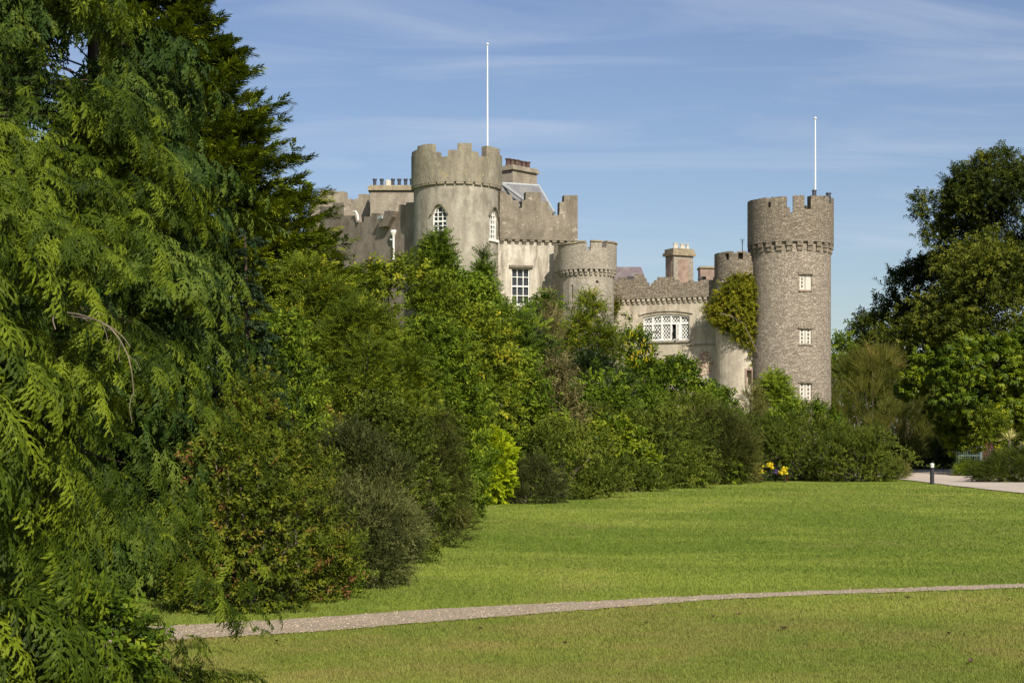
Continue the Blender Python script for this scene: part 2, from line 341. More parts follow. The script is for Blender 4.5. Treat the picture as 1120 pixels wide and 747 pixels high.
# ------------------------------------------------------------------ castle
M['shutter'] = plain('cream_shutter_paint', (.50, .465, .39), .6, 0, .15)
castle = empty('castle', (6, 111, tz(6, 111)), 'grey and brown stone castle with round crenellated towers rising behind the shrubs', 'castle')
GZC = .3
def ring_wall(mb, cx, cy, ro, ri, z0, segs, n=120, jit=.018, rs=random.Random(8)):
    """crenellated ring: segs = list of (angle0, angle1, ztop) in degrees, -90 faces the camera; ztop default = segs[0][2]"""
    tops = []
    for i in range(n):
        a = 360*(i+.5)/n; zt = None
        for a0, a1, z in segs[1:]:
            if (a-a0) % 360 < (a1-a0) % 360: zt = z
        tops.append((zt if zt is not None else segs[0][2])+rs.uniform(-jit, jit))
    def P(r, i, z): t = 2*math.pi*i/n; return (cx+r*math.cos(t), cy+r*math.sin(t), z)
    V = []; Fc = []
    def q(*p): b = len(V); V.extend(p); Fc.append(tuple(range(b, b+len(p))))
    for i in range(n):
        j = i+1; t = tops[i]; w = tops[(i+1) % n]
        q(P(ro, i, z0), P(ro, j, z0), P(ro, j, t), P(ro, i, t)); q(P(ri, j, z0), P(ri, i, z0), P(ri, i, t), P(ri, j, t))
        q(P(ro, i, t), P(ro, j, t), P(ri, j, t), P(ri, i, t)); q(P(ri, i, z0), P(ri, j, z0), P(ro, j, z0), P(ro, i, z0))
        lo, hi = sorted((t, w))
        if hi-lo > 1e-4: q(P(ro, j, lo), P(ri, j, lo), P(ri, j, hi), P(ro, j, hi)) if t > w else q(P(ri, j, lo), P(ro, j, lo), P(ro, j, hi), P(ri, j, hi))
    mb.add(V, Fc)
def ang(px, cpx, rpx): return -90+math.degrees(math.asin(max(-1, min(1, (px-cpx)/rpx))))
def merlons(cpx, rpx, Y, pts, default):
    """pts = list of (px0, px1, py_top) on the camera-facing side, mirrored to the back"""
    out = [(0, 0, WZ(default, Y-rpx/F*Y*.8))]
    for a, b, t in pts:
        a0, a1 = ang(a, cpx, rpx), ang(b, cpx, rpx); z = WZ(t, Y+rpx/F*Y*math.sin(R((a0+a1)/2)))
        out += [(a0, a1, z), (-a1, -a0, z)]
    return out
def corbel_ring(mb, cx, cy, r0, r1, z, n, h=.2, w=.55, rs=random.Random(2), tier=True):
    for i in range(n):
        a = 2*math.pi*i/n; ca, sa = math.cos(a), math.sin(a); hw = math.pi*r1/n*w
        f = lambda x, y, zz: (cx+ca*x-sa*y, cy+sa*x+ca*y, zz)
        mb.box(r0-.1, r1, -hw, hw, z-h*rs.uniform(.85, 1.1), z-.004, f)
        if tier: mb.box(r0-.1, r0+(r1-r0)*.55, -hw*.9, hw*.9, z-h*1.9, z-h*.8, f)
class Fr:
    """local frame on a wall: o origin (world), r right, n outward"""
    def __init__(s, o, r, nrm): s.o = Vector(o); s.r = Vector(r).normalized(); s.n = Vector(nrm).normalized()
    def __call__(s, x, d, z): return s.o+s.r*x+s.n*d+Vector((0, 0, z))
def bars(mb, fr, x0, x1, z0, z1, d0, d1): mb.box(x0, x1, d0, d1, z0, z1, fr)
def diamonds(mb, fr, x0, x1, z0, z1, d, pitch=.155, t=.022, slope=1.25):
    w, h = x1-x0, z1-z0
    for sgn in (1, -1):
        k = -int(h/slope/pitch)-2
        while k*pitch < w+h/slope+pitch:
            # line x = k*pitch + sgn*(z)/slope
            xs = k*pitch if sgn > 0 else k*pitch
            pa = []
            for z in (0, h):
                pa.append((xs+sgn*z/slope, z))
            (xa, za), (xb, zb) = pa
            # clip to 0..w
            def cl(xa, za, xb, zb):
                if xa == xb: return None
                t0, t1 = 0, 1
                for lim, s in ((0, 1), (w, -1)):
                    fa, fb = s*(xa-lim), s*(xb-lim)
                    if fa < 0 and fb < 0: return None
                    if fa < 0: t0 = max(t0, fa/(fa-fb))
                    if fb < 0: t1 = min(t1, fa/(fa-fb))
                if t1-t0 < .02: return None
                return xa+(xb-xa)*t0, za+(zb-za)*t0, xa+(xb-xa)*t1, za+(zb-za)*t1
            c = cl(xa, za, xb, zb)
            if c:
                a, b_, e, g = c; dd = d+(.003 if sgn > 0 else 0)
                P = [fr(x0+a-t, dd, z0+b_), fr(x0+a+t, dd, z0+b_), fr(x0+e+t, dd, z0+g), fr(x0+e-t, dd, z0+g)]
                mb.poly(P, fr.n*.02)
            k += 1
def plane_pt(px, py, A, B, off=0):
    k = (px-560)/F; dx_, dy_ = B[0]-A[0], B[1]-A[1]
    nrm = Vector((dy_, -dx_, 0)).normalized(); Ax, Ay = A[0]+nrm.x*off, A[1]+nrm.y*off
    u = (k*Ay-Ax)/(dx_-k*dy_); Y = Ay+u*dy_
    return Vector((Ax+u*dx_, Y, EYE+(HOR-py)/F*Y))
def nrm2(A, B):
    v = Vector((B[1]-A[1], -(B[0]-A[0]), 0)).normalized(); return v
def profile_wall(mb, A, B, pts, zb, thick, off=0):
    P = [plane_pt(px, py, A, B, off) for px, py in pts]
    P = [Vector((P[-1].x, P[-1].y, zb)), Vector((P[0].x, P[0].y, zb))][::-1]+P[::-1] if False else P+[Vector((P[-1].x, P[-1].y, zb)), Vector((P[0].x, P[0].y, zb))]
    mb.poly(P, -nrm2(A, B)*thick)
def rough_pts(steps, rs=random.Random(4), j=.22):
    """steps: (px0, px1, py) flat tops; returns an outline with slightly worn corners"""
    out = []
    for a, b, y in steps:
        k = max(1, int((b-a)/3.5))
        for i in range(k+1):
            x = a+(b-a)*i/k
            if i == 0: x += .12
            if i == k: x -= .12
            out.append((x, y+rs.uniform(-j, j)))
    return out
def corbel_line(mb, A, B, px0, px1, zb, step=.42, w=.2, h=.19, proj=.2):
    p, q = plane_pt(px0, 300, A, B), plane_pt(px1, 300, A, B); d = (q-p); d.z = 0; Ln = d.length; d.normalize(); nn = nrm2(A, B)
    fr = Fr((p.x, p.y, 0), d, nn); x = 0
    while x < Ln:
        mb.box(x, min(x+w, Ln), -.05, proj-.02, zb-h, zb-.004, fr); mb.box(x+.02, min(x+w-.02, Ln), -.05, proj*.45, zb-h*1.9, zb-h*.9, fr); x += step
def wall_frame(A, B, px, py, off=0):
    o = plane_pt(px, py, A, B, off); d = Vector((B[0]-A[0], B[1]-A[1], 0)).normalized(); return Fr(o, d, nrm2(A, B))

# --- left round tower
def round_tower(cpx, rpx, Y, rp_px, py_par, top_pts, default, mat, mtop, windows, name='round_tower', label=None, ncorb=44, pth=.5, zfloor=1.0, chh=.2):
    cx = WX(cpx, Y); r = rpx/F*Y; rp = rp_px/F*Y; zb = WZ(py_par, Y)
    s = MB(); rs = random.Random(6); prof = [(r*1.02, GZC-1), (r*1.01, GZC+4), (r, zb*.6), (r, zb+.25)]
    s.lathe(cx, Y, prof, 72); tw = s.build(name, mat, castle, smooth=False)
    if label: tw['label'] = label
    c = MB()
    for w in windows: w['cut'](c, cx, Y, r)
    if c.V: cut(tw, c)
    tw.data.polygons.foreach_set('use_smooth', [False]*len(tw.data.polygons))
    p = MB(); ring_wall(p, cx, Y, rp, rp-pth, zb, merlons(cpx, rp_px, Y, top_pts, default)); p.lathe(cx, Y, [(rp-pth-.01, zb+.1), (rp-pth-.01, zb+zfloor)], 48)
    p.build('parapet', mtop, tw)
    k = MB(); corbel_ring(k, cx, Y, r, rp-.02, zb, ncorb, chh, .55 if chh > .2 else .8, tier=chh > .2); k.build('corbel_band', mtop, tw)
    return tw, cx, r
def cylwin(px, cpx, Y, py0, py1, wpx, rpx):
    a = math.asin((px-cpx)/rpx); cx = WX(cpx, Y); r = rpx/F*Y
    n_ = Vector((math.sin(a), -math.cos(a), 0)); rt = Vector((math.cos(a), math.sin(a), 0))
    Yw = Y-r*math.cos(a); w = wpx/F*Yw/max(.35, math.cos(a)); z0, z1 = WZ(py1, Yw), WZ(py0, Yw)
    return Fr((cx+n_.x*r, Y+n_.y*r, z0), rt, n_), w, z1-z0
LT = dict(cpx=499.5, rpx=47.0, Y=112.0)
fr1, w1, h1 = cylwin(482.5, 499.5, 112.0, 225, 256.5, 15.5, 47.0)
fr2, w2, h2 = cylwin(540.2, 499.5, 112.0, 228, 262, 5.5, 47.0)
w2 = .95
def arch_outline(fr, w, h, d, k=7):
    hw = w/2; zs = h-hw*1.15; P = [fr(-hw, d, 0), fr(hw, d, 0), fr(hw, d, zs)]
    for i in range(1, k): t = i/k; P.append(fr(hw*(1-t)**.8 if t < 1 else 0, d, zs+hw*1.15*math.sin(t*math.pi/2)))
    P.append(fr(0, d, h))
    for i in range(k-1, 0, -1): t = i/k; P.append(fr(-hw*(1-t)**.8, d, zs+hw*1.15*math.sin(t*math.pi/2)))
    P.append(fr(-hw, d, zs)); return P
def gothic(parent, fr, w, h):
    f = MB(); t = .07
    bars(f, fr, -w/2-.10, w/2+.10, -.16, .0, -.25, .10)                        # sill
    bars(f, fr, -w/2+.002, -w/2+t, .003, h*.76, -.28, -.12); bars(f, fr, w/2-t, w/2-.002, .003, h*.76, -.28, -.12)
    O = arch_outline(fr, w-.01, h-.005, -.28); I = arch_outline(fr, w-2*t, h-t, -.28)
    O2 = arch_outline(fr, w-.01, h-.005, -.12); I2 = arch_outline(fr, w-2*t, h-t, -.12); n_ = len(O)
    for i in range(2, n_-1): f.add([O[i], O[i+1], I[i+1], I[i], O2[i], O2[i+1], I2[i+1], I2[i]], [(0, 1, 2, 3), (4, 7, 6, 5), (0, 4, 5, 1), (3, 2, 6, 7)])
    for x in (-w/6, w/6): bars(f, fr, x-.025, x+.025, .004, h*.93, -.24, -.15)
    for i in range(1, 6): bars(f, fr, -w/2+.01, w/2-.01, h*.155*i-.022, h*.155*i+.022, -.235, -.155)
    bars(f, fr, -w/2+.01, w/2-.01, .465*h-.045, .465*h+.045, -.245, -.145)
    f.build('window_frame', M['white'], parent)
    g = MB(); g.poly(arch_outline(fr, w-.02, h-.01, -.26), fr.n*-.02); g.build('window_pane', M['glass'], parent)
    hd = MB(); O = arch_outline(fr, w+.34, h+.2, .0); I = arch_outline(fr, w+.10, h+.06, .0); O2 = arch_outline(fr, w+.34, h+.2, .13); I2 = arch_outline(fr, w+.10, h+.06, .13)
    for i in range(2, n_-1): hd.add([O[i], O[i+1], I[i+1], I[i], O2[i], O2[i+1], I2[i+1], I2[i]], [(0, 1, 2, 3), (4, 7, 6, 5), (0, 4, 5, 1), (3, 2, 6, 7)])
    hd.build('hood_moulding', M['roughcast_top'], parent)
def cutter(fr, w, h):
    return dict(cut=lambda c, cx, Y, r: c.poly([p for p in arch_outline(fr, w, h, .5)], fr.n*-.95))
def cutbox(fr, w, h, depth=.45):
    return dict(cut=lambda c, cx, Y, r: c.box(-w/2, w/2, -depth, .6, 0, h, fr))
fr1, w1, h1 = fr1, w1, h1
ltop = [(451, 457.5, 165.5), (457.5, 474.5, 158.5), (474.5, 481, 166.5), (481, 491, 171.5), (491, 501, 164), (501, 517, 156.5), (517, 524.5, 166), (524.5, 533, 171), (533, 546.5, 161.5)]
lt, ltx, ltr = round_tower(499.5, 47, 112, 49.6, 206.5, ltop, 165, M['roughcast'], M['roughcast_top'], [cutter(fr1, w1, h1), cutter(fr2, w2, h2)], label='smooth grey roughcast round tower with an arched white window', ncorb=30, chh=.15)
gothic(lt, fr1, w1, h1); gothic(lt, fr2, w2, h2)

# --- left wing, seen at a slant
A, B = (WX(352, 122), 122.0), (WX(456, 112.5), 112.5)
w = MB(); zb = WZ(262, 115)
wing = MB()
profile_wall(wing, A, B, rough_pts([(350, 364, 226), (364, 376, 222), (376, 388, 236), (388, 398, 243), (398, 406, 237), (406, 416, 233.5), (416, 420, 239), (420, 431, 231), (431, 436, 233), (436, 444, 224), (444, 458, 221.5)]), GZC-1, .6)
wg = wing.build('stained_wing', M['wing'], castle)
w = MB(); profile_wall(w, A, B, [(414, 247), (419, 236), (424.5, 230.5), (430.5, 231), (429, 237), (423, 248)], plane_pt(420, 249, A, B).z, .5, .35); w.build('sloping_chute', M['wing'], wg)
w = MB(); fr = wall_frame(A, B, 420, 238, .2); bars(w, fr, -.5, .1, -.1, .12, 0, .25); w.build('lead_flashing', M['lead'], wg)
w = MB(); q = plane_pt(430.5, 259, A, B, .12); w.tube([(q.x, q.y, WZ(284, q.y)), (q.x, q.y, q.z)], .075, 8); w.lathe(q.x, q.y, [(.08, q.z), (.22, q.z+.3), (.22, q.z+.45)], 8)
q2 = plane_pt(427, 262, A, B, .12); w.tube([(q2.x, q2.y, q2.z), (q.x, q.y, q2.z-.1)], .06, 6); w.build('drainpipe', M['white'], wg)
w = MB(); pts = [plane_pt(x, y, A, B, .15) for x, y in [(386.5, 232), (389, 231.5), (391, 235), (392, 241)]]; w.tube(pts, .07, 6); w.build('drainpipe', M['white'], wg)
# far stepped gable behind, and its stack
A2, B2 = (WX(340, 127), 127.0), (WX(452, 124.5), 124.5)
w = MB(); profile_wall(w, A2, B2, rough_pts([(338, 350, 216), (350, 364, 208), (364, 376.5, 209.5), (376.5, 384, 217.5), (384, 388, 223), (388, 392, 217.5), (392, 403, 212.5), (403, 452, 222)]), GZC-1, .7)
gab = w.build('stepped_gable', M['chim'], castle); gab['label'] = 'far stepped gable in smooth render'
w = MB(); Yc = 123.0; w.box(WX(405, Yc), WX(455, Yc), Yc, Yc+1.6, WZ(262, Yc), WZ(207.5, Yc)); stk = w.build('chimney_stack', M['chim'], castle)
w = MB(); w.box(WX(402.5, Yc), WX(456, Yc), Yc-.2, Yc+1.8, WZ(208.6, Yc)+.003, WZ(204.5, Yc)); w.box(WX(404, Yc), WX(456, Yc), Yc-.1, Yc+1.7, WZ(204.5, Yc)+.002, WZ(203, Yc)); w.build('stack_cap', M['coping'], stk)
for px, k in ((409, 0), (416.8, 0), (423.8, 1), (429, 0), (436, 0), (443, 0), (449.5, 0)):
    w = MB(); x = WX(px, Yc); z = WZ(203, Yc); r_ = .15 if k == 0 else .24
    w.lathe(x, Yc+.7, [(r_*.9, z+.003), (r_, z+.1), (r_*.8, z+.18), (r_*.85, z+.48), (r_*1.12, z+.5), (r_*1.1, z+.6)] if k == 0 else [(r_, z+.003), (r_, z+.42), (r_*.6, z+.5)], 12)
    w.build('chimney_pot', M['potdark'] if k == 0 else M['potpale'], stk)

# --- keep block right of the round tower
A, B = (WX(540, 111.2), 111.2), (WX(634, 112.6), 112.6); nn = nrm2(A, B)
zb = WZ(265, 112)
k = MB(); k.poly([plane_pt(543, 300, A, B).xy.to_3d()+Vector((0, 0, GZC-1)), plane_pt(606, 300, A, B).xy.to_3d()+Vector((0, 0, GZC-1)), Vector((WX(631, 115.8), 115.8, GZC-1)), Vector((WX(631, 122), 122, GZC-1)), Vector((WX(536, 122), 122, GZC-1))], (0, 0, zb+.3-GZC+1))
keep = k.build('keep_block', M['pale'], castle)
frk = wall_frame(A, B, 569.5, 333, 0); wk, hk = 20.5/F*111.6, 40/F*111.6
c = MB(); c.box(-wk/2, wk/2, -.45, .5, 0, hk, frk); cut(keep, c)
f = MB(); t = .07
bars(f, frk, -wk/2+.003, -wk/2+t, .003, hk-.003, -.3, -.14); bars(f, frk, wk/2-t, wk/2-.003, .003, hk-.003, -.3, -.10); bars(f, frk, -wk/2+t, wk/2-t, .003, t, -.3, -.14); bars(f, frk, -wk/2+t, wk/2-t, hk-t, hk-.003, -.3, -.14)
bars(f, frk, -wk/2+t, wk/2-t, hk*.48, hk*.48+.09, -.29, -.13)
for x in (-wk/6, wk/6): bars(f, frk, x-.025, x+.025, t, hk-t, -.26, -.16)
for z in (.245, .75): bars(f, frk, -wk/2+t, wk/2-t, hk*z-.022, hk*z+.022, -.257, -.163)
bars(f, frk, -wk/2-.12, wk/2+.12, -.15, -.003, -.2, .12)
f.build('window_frame', M['white'], keep)
g = MB(); bars(g, frk, -wk/2+.01, wk/2-.01, .01, hk-.01, -.29, -.27); g.build('window_pane', M['glass'], keep)
g = MB(); bars(g, frk, -wk/2-.18, wk/2+.2, hk+.003, hk+.16, -.02, .17); g.build('hood_moulding', M['dash'], keep)
pz = WZ(263, 112)
p = MB()
profile_wall(p, A, B, rough_pts([(546.5, 554, 209), (554, 560.5, 213.5), (560.5, 567.5, 219), (567.5, 571, 227.5), (571, 575, 219), (575, 592, 210.5), (592, 600, 221), (600, 604, 230), (604, 612, 235.5), (612, 617, 221), (617, 632, 213.8)]), pz, .55, .2)
# return walls on the right and at the back
q0 = plane_pt(631.7, 213.8, A, B, .2)
p.box(q0.x-.5, q0.x-.003, q0.y+.56, 122, pz, q0.z-.03); p.box(WX(540, 122), q0.x-.51, 121.5, 122, pz, q0.z-1.2)
p.build('parapet', M['dash'], keep)
k = MB(); corbel_line(k, A, B, 546.5, 631, pz, .52, .30, .14, .2); k.build('corbel_band', M['dash'], keep)
# hipped slate roof behind the parapet
r0 = (WX(541, 113), 113, WZ(222, 113)); r1 = (WX(606, 113), 113, WZ(233, 113)); r2 = (WX(606, 121), 121, r1[2]); r3 = (WX(541, 121), 121, r0[2]); a_ = (WX(549, 114.6), 114.6, WZ(201.2, 114.6)); b_ = (WX(589, 116.5), 116.5, WZ(203.8, 116.5))
k = MB(); k.add([r0, r1, r2, r3, a_, b_], [(0, 1, 5, 4), (1, 2, 5), (2, 3, 4, 5), (3, 0, 4), (0, 3, 2, 1)]); rf = k.build('slate_roof', M['slate'], castle); rf['label'] = 'hipped blue grey slate roof'
k = MB(); k.tube([a_, b_], .13, 6); k.tube([a_, (WX(575, 112.9), 112.9, WZ(220, 112.9))], .12, 6); k.tube([b_, (r1[0], r1[1], r1[2])], .12, 6); k.build('ridge_flashing', M['lead'], rf)
# tall stack behind, set at an angle
def stack_rot(cpx, Y, py0, py1, wid, dep, rot, mat, capmat, pots, potmat, name='chimney_stack', caph=.35, quoins=False, dark=None):
    cx = WX(cpx, Y); z0, z1 = WZ(py1, Y), WZ(py0, Y); ca, sa = math.cos(R(rot)), math.sin(R(rot))
    f = lambda x, y, z: (cx+ca*x-sa*y, Y+sa*x+ca*y, z)
    s = MB(); s.box(-wid/2, wid/2, -dep/2, dep/2, z0, z1-caph, f); st = s.build(name, mat, castle)
    s = MB(); s.box(-wid/2-.15, wid/2+.15, -dep/2-.15, dep/2+.15, z1-caph+.003, z1-caph*.55, f); s.box(-wid/2-.05, wid/2+.05, -dep/2-.05, dep/2+.05, z1-caph*.55+.002, z1, f); s.build('stack_cap', capmat, st)
    if quoins:
        s = MB(); s.box(-wid/2+.35, wid/2-.35, -dep/2-.012, -dep/2+.1, z0, z1-caph-.25, f); s.box(-wid/2-.012, -wid/2+.1, -dep/2+.3, dep/2-.3, z0, z1-caph-.25, f); s.build('brick_panel', M['brickred'], st)
    for i, (x, y, r_, h_) in enumerate(pots):
        q = f(x, y, z1); s = MB(); s.lathe(q[0], q[1], [(r_*.95, z1+.003), (r_, z1+.08), (r_*.78, z1+h_*.3), (r_*.8, z1+h_*.85), (r_*1.1, z1+h_*.88), (r_*1.05, z1+h_)], 10)
        s.build('chimney_pot', potmat, st)
    return st
stack_rot(566.5, 118, 184, 206, 1.35, 2.6, -42, M['chim'], M['chim'], [(.05*((i*7) % 3-1), -1.0+i*.4, .2, .55) for i in range(6)], M['terra'])
stack_rot(743, 116, 273, 325, 1.6, 1.1, 26, M['turret'], M['coping'], [(-.5, -.2, .12, .42), (-.2, .1, .12, .42), (.1, -.15, .13, .4), (.4, .1, .12, .42), (.62, -.1, .12, .42), (-.02, .25, .12, .38)], M['potpale'], caph=.5, quoins=True)
s = MB(); s.box(WX(766, 115), WX(783, 115), 115, 116.4, WZ(330, 115), WZ(293.5, 115)); st = s.build('chimney_stack', M['brickred'], castle)
s = MB(); s.box(WX(765, 115), WX(784, 115), 114.9, 116.5, WZ(293.5, 115)+.003, WZ(291.5, 115)); s.build('stack_cap', M['coping'], st)

# --- small corbelled turret
Yt = 109.5; cx = WX(642.5, Yt); r = 28.8/F*Yt; rp = 32/F*Yt; zt = WZ(297.3, Yt)
s = MB(); s.lathe(cx, Yt, [(r, GZC-1), (r, zt+.2)], 16)
tu = s.build('corner_turret', M['turret'], castle)
c = MB(); fa = Fr((cx+math.sin(R(-38))*r, Yt-math.cos(R(-38))*r, WZ(327, 108)), (math.cos(R(-38)), math.sin(R(-38)), 0), (math.sin(R(-38)), -math.cos(R(-38)), 0))
c.box(-.07, .07, -.5, .5, 0, .95, fa); fb = Fr((cx+math.sin(R(19))*r, Yt-math.cos(R(19))*r, WZ(308.5, 108)), (math.cos(R(19)), math.sin(R(19)), 0), (math.sin(R(19)), -math.cos(R(19)), 0))
c.tube([fb(0, .5, 0), fb(0, -.5, 0)], .095, 10); cut(tu, c)
s = MB(); bars(s, fa, -.13, .13, -.02, 1.0, -.02, .012); sb = MB()
p = MB(); segs = merlons(642.5, 32, Yt, [(610.6, 631, 268), (631, 639.5, 265.3), (639.5, 644.5, 273.5), (644.5, 657.5, 264.8), (657.5, 662, 271), (662, 674.4, 266.6)], 268)
ring_wall(p, cx, Yt, rp, rp-.45, zt, segs, 96); p.lathe(cx, Yt, [(rp-.46, zt+.1), (rp-.46, zt+.9)], 32); p.build('parapet', M['turret'], tu)
k = MB()
for si, (a0, a1, t_) in enumerate(segs[1:]):
    if si not in (4, 5, 8, 9):
        am = (a0+a1)/2; n_ = 6
        for i in range(n_):
            b0, b1 = R(a0+(a1-a0)*i/n_), R(a0+(a1-a0)*(i+1)/n_)
            P = [(cx+q_*math.cos(b), Yt+q_*math.sin(b), t_+.022) for q_, b in ((rp+.07, b0), (rp+.07, b1), (rp-.5, b1), (rp-.5, b0))]; k.poly(P, (0, 0, .10))
k.build('coping', M['coping'], tu)
k = MB(); corbel_ring(k, cx, Yt, r, rp-.02, zt, 34, .2, .5); k.build('corbel_band', M['turret'], tu)
# link wall between keep block and turret, its parapet carried on a deep corbel
s = MB(); xa, xb = WX(604, 111.8), WX(634, 110.6); zl = WZ(298, 111)
s.poly([(xa, 111.9, zl-2.0), (xb, 109.9, zl-2.0), (xb, 112.5, zl-2.0), (xa, 114, zl-2.0)], (0, 0, 2.0)); lw = s.build('link_wall', M['turret'], castle)
A3, B3 = (WX(605.5, 111.3), 111.3), (WX(631, 109.0), 109.0)
s = MB(); profile_wall(s, A3, B3, rough_pts([(605.5, 612, 266.5), (612, 620, 268), (620, 631, 267)]), zl+.02, .5); pw = s.build('parapet', M['turret'], lw)

# --- middle range with the lattice window
A, B = (WX(668, 112.6), 112.6), (WX(792, 109.6), 109.6); nn = nrm2(A, B); zm = WZ(326.5, 111.2)
def P2(px, y_, z): return Vector((WX(px, y_), y_, z))
s = MB(); a0 = plane_pt(669, 300, A, B); b0 = plane_pt(792, 300, A, B)
s.poly([(a0.x, a0.y, GZC-1), (b0.x, b0.y, GZC-1), (b0.x+.5, 118, GZC-1), (a0.x, 119, GZC-1)], (0, 0, zm+.3-GZC+1)); mid = s.build('lattice_window_range', M['pale_mid'], castle)
fm = wall_frame(A, B, 728.5, 372.5, 0); wm, hm = 52.5/F*111.4, 29.0/F*111.4
def seg_arch(fr, w, h, rise, d, k=10):
    P = [fr(-w/2, d, 0), fr(w/2, d, 0)]
    for i in range(k+1): x = w/2-w*i/k; P.append(fr(x, d, h-rise+rise*(1-(2*x/w)**2)))
    return P
fl = wall_frame(A, B, 733, 407, 0); wl, hl = 31/F*111, 9/F*111
c = MB(); c.poly(seg_arch(fm, wm, hm, .2, .5), fm.n*-.95); c.box(-wl/2, wl/2, -.4, .5, 0, hl, fl); cut(mid, c)
f = MB(); t = .075; x0 = -wm/2; lw_ = wm/5; ztr = hm*.635
bars(f, fm, x0+.003, -x0-.003, .003, .10, -.3, -.10)
for i in range(6):
    xx = x0+lw_*i; top_ = hm-.2+.2*(1-(2*min(abs(xx), wm/2-.05)/wm)**2)-.03
    bars(f, fm, max(xx-.055, x0+.004), min(xx+.055, -x0-.004), .1, top_, -.28, -.12)
bars(f, fm, x0+.05, -x0-.05, ztr-.05, ztr+.06, -.275, -.115)
k_ = 12
for i in range(k_):
    xa_, xb_ = x0+wm*i/k_, x0+wm*(i+1)/k_; za_, zb_ = [hm-.2+.2*(1-(2*x/wm)**2) for x in (xa_, xb_)]
    P = [fm(xa_, -.29, za_-.13), fm(xb_, -.29, zb_-.13), fm(xb_, -.29, zb_-.004), fm(xa_, -.29, za_-.004)]; f.poly(P, fm.n*.19)
for i in range(5):
    a_x, b_x = x0+lw_*i+.055, x0+lw_*(i+1)-.055
    if i != 3: diamonds(f, fm, a_x, b_x, .1, ztr-.05, -.22, .205, .026, 1.3)
    zt_ = hm-.2+.2*(1-(2*max(abs(a_x), abs(b_x))/wm)**2)-.12
    diamonds(f, fm, a_x, b_x, ztr+.06, zt_, -.22, .205, .026, 1.3)
f.build('window_frame', M['white'], mid)
# the casement of the fourth light stands open
a_x = x0+lw_*4-.06; fo = Fr(fm(a_x, -.12, .1), (fm.r*-.10+fm.n*.995), (fm.n*.10+fm.r*.995)); f = MB(); ww = lw_-.12; hh = ztr-.16
for (u0, u1, v0, v1) in ((0, .05, 0, hh), (ww-.05, ww, 0, hh), (.05, ww-.05, 0, .05), (.05, ww-.05, hh-.05, hh)): f.box(u0, u1, -.04, 0, v0, v1, fo)
diamonds(f, fo, .05, ww-.05, .05, hh-.05, -.03, .205, .026, 1.3)
f.build('open_casement', M['white'], mid)
g = MB()
for i in range(5):
    a_x, b_x = x0+lw_*i+.03, x0+lw_*(i+1)-.03
    if i != 3: bars(g, fm, a_x, b_x, .05, ztr, -.27, -.25)
    bars(g, fm, a_x, b_x, ztr+.01, hm-.22, -.27, -.25)
g.build('window_pane', M['glass'], mid)
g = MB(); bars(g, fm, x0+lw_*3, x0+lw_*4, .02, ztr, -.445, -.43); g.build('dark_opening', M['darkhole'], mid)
h_ = MB()
for i in range(k_):
    W2 = wm+.5; xa_, xb_ = -W2/2+W2*i/k_, -W2/2+W2*(i+1)/k_; za_, zb_ = [hm-.10+.22*(1-(2*x/W2)**2) for x in (xa_, xb_)]
    h_.poly([fm(xa_, .003, za_+.06), fm(xb_, .003, zb_+.06), fm(xb_, .003, zb_+.22), fm(xa_, .003, za_+.22)], fm.n*.09)
h_.build('hood_moulding', M['pale_mid'], mid)
g = MB(); bars(g, fm, -wm/2-.12, wm/2+.1, -.14, -.003, -.1, .14); 
fs = wall_frame(A, B, 790, 375.3, 0); ln = (fs.o-plane_pt(752, 375.3, A, B)).length; bars(g, fs, -ln, 0, -.1, .0, -.05, .09); g.build('string_course', M['turret'], mid)
f = MB(); bars(f, fl, -wl/2+.01, wl/2-.01, .01, hl-.01, -.25, -.15); bars(f, fl, -wl/2-.1, wl/2+.1, hl+.003, hl+.14, -.03, .14); f.build('window_frame', M['white'], mid)
g = MB(); fp = wall_frame(A, B, 771, 402, 0)
rsb = random.Random(12); O = []
for i in range(22):
    t_ = 2*math.pi*i/22; O.append(fp(.72*math.cos(t_)*rsb.uniform(.8, 1.05)*(1 if abs(math.cos(t_)) < .8 else .9), .004, .05+.85*math.sin(t_)*rsb.uniform(.85, 1.05)+0.2))
g.poly(O, fp.n*.02); g.build('exposed_brick_patch', render_wall('exposed_brick', (.42, .26, .18), (.60, .50, .38), (.22, .1, .07), .9, (.5, .45, .35), .3, .5, 20, None, .9), mid)
p = MB()
profile_wall(p, A, B, rough_pts([(669, 676, 306), (676, 684, 303.5), (684, 694, 305), (694, 702, 300), (702, 705, 304), (705, 708, 308.5), (708, 712, 313), (712, 715, 309.5), (715, 719, 306.5), (719, 736, 303), (736, 741, 306), (741, 753, 309), (753, 757, 306.5), (757, 768, 308), (768, 780, 306), (780, 794, 303)]), zm, .5, .2)
p.build('parapet', M['rubble_dark'], mid)
k = MB(); corbel_line(k, A, B, 670, 792, zm, .36, .19, .17, .2); k.build('corbel_band', M['pale_mid'], mid)
rs_ = MB(); Yr = 114.0
rs_.add([P2(668, Yr, WZ(318, Yr)), P2(712, Yr, WZ(320, Yr)), P2(701, Yr+2, WZ(292, Yr+2)), P2(668, Yr+2, WZ(292, Yr+2)), P2(712, Yr+5, WZ(320, Yr)), P2(668, Yr+5, WZ(320, Yr))], [(0, 1, 2, 3), (1, 4, 2), (3, 2, 4, 5), (0, 5, 4, 1), (0, 3, 5)])
rf2 = rs_.build('slate_roof', M['slate2'], castle); rf2['label'] = 'low purple slate roof behind the turret'
s = MB(); q = P2(689, Yr+.6, WZ(306, Yr)); s.box(q.x-.22, q.x+.28, q.y-.15, q.y+.8, q.z, q.z+.28); s.build('roof_vent', M['black'], rf2)
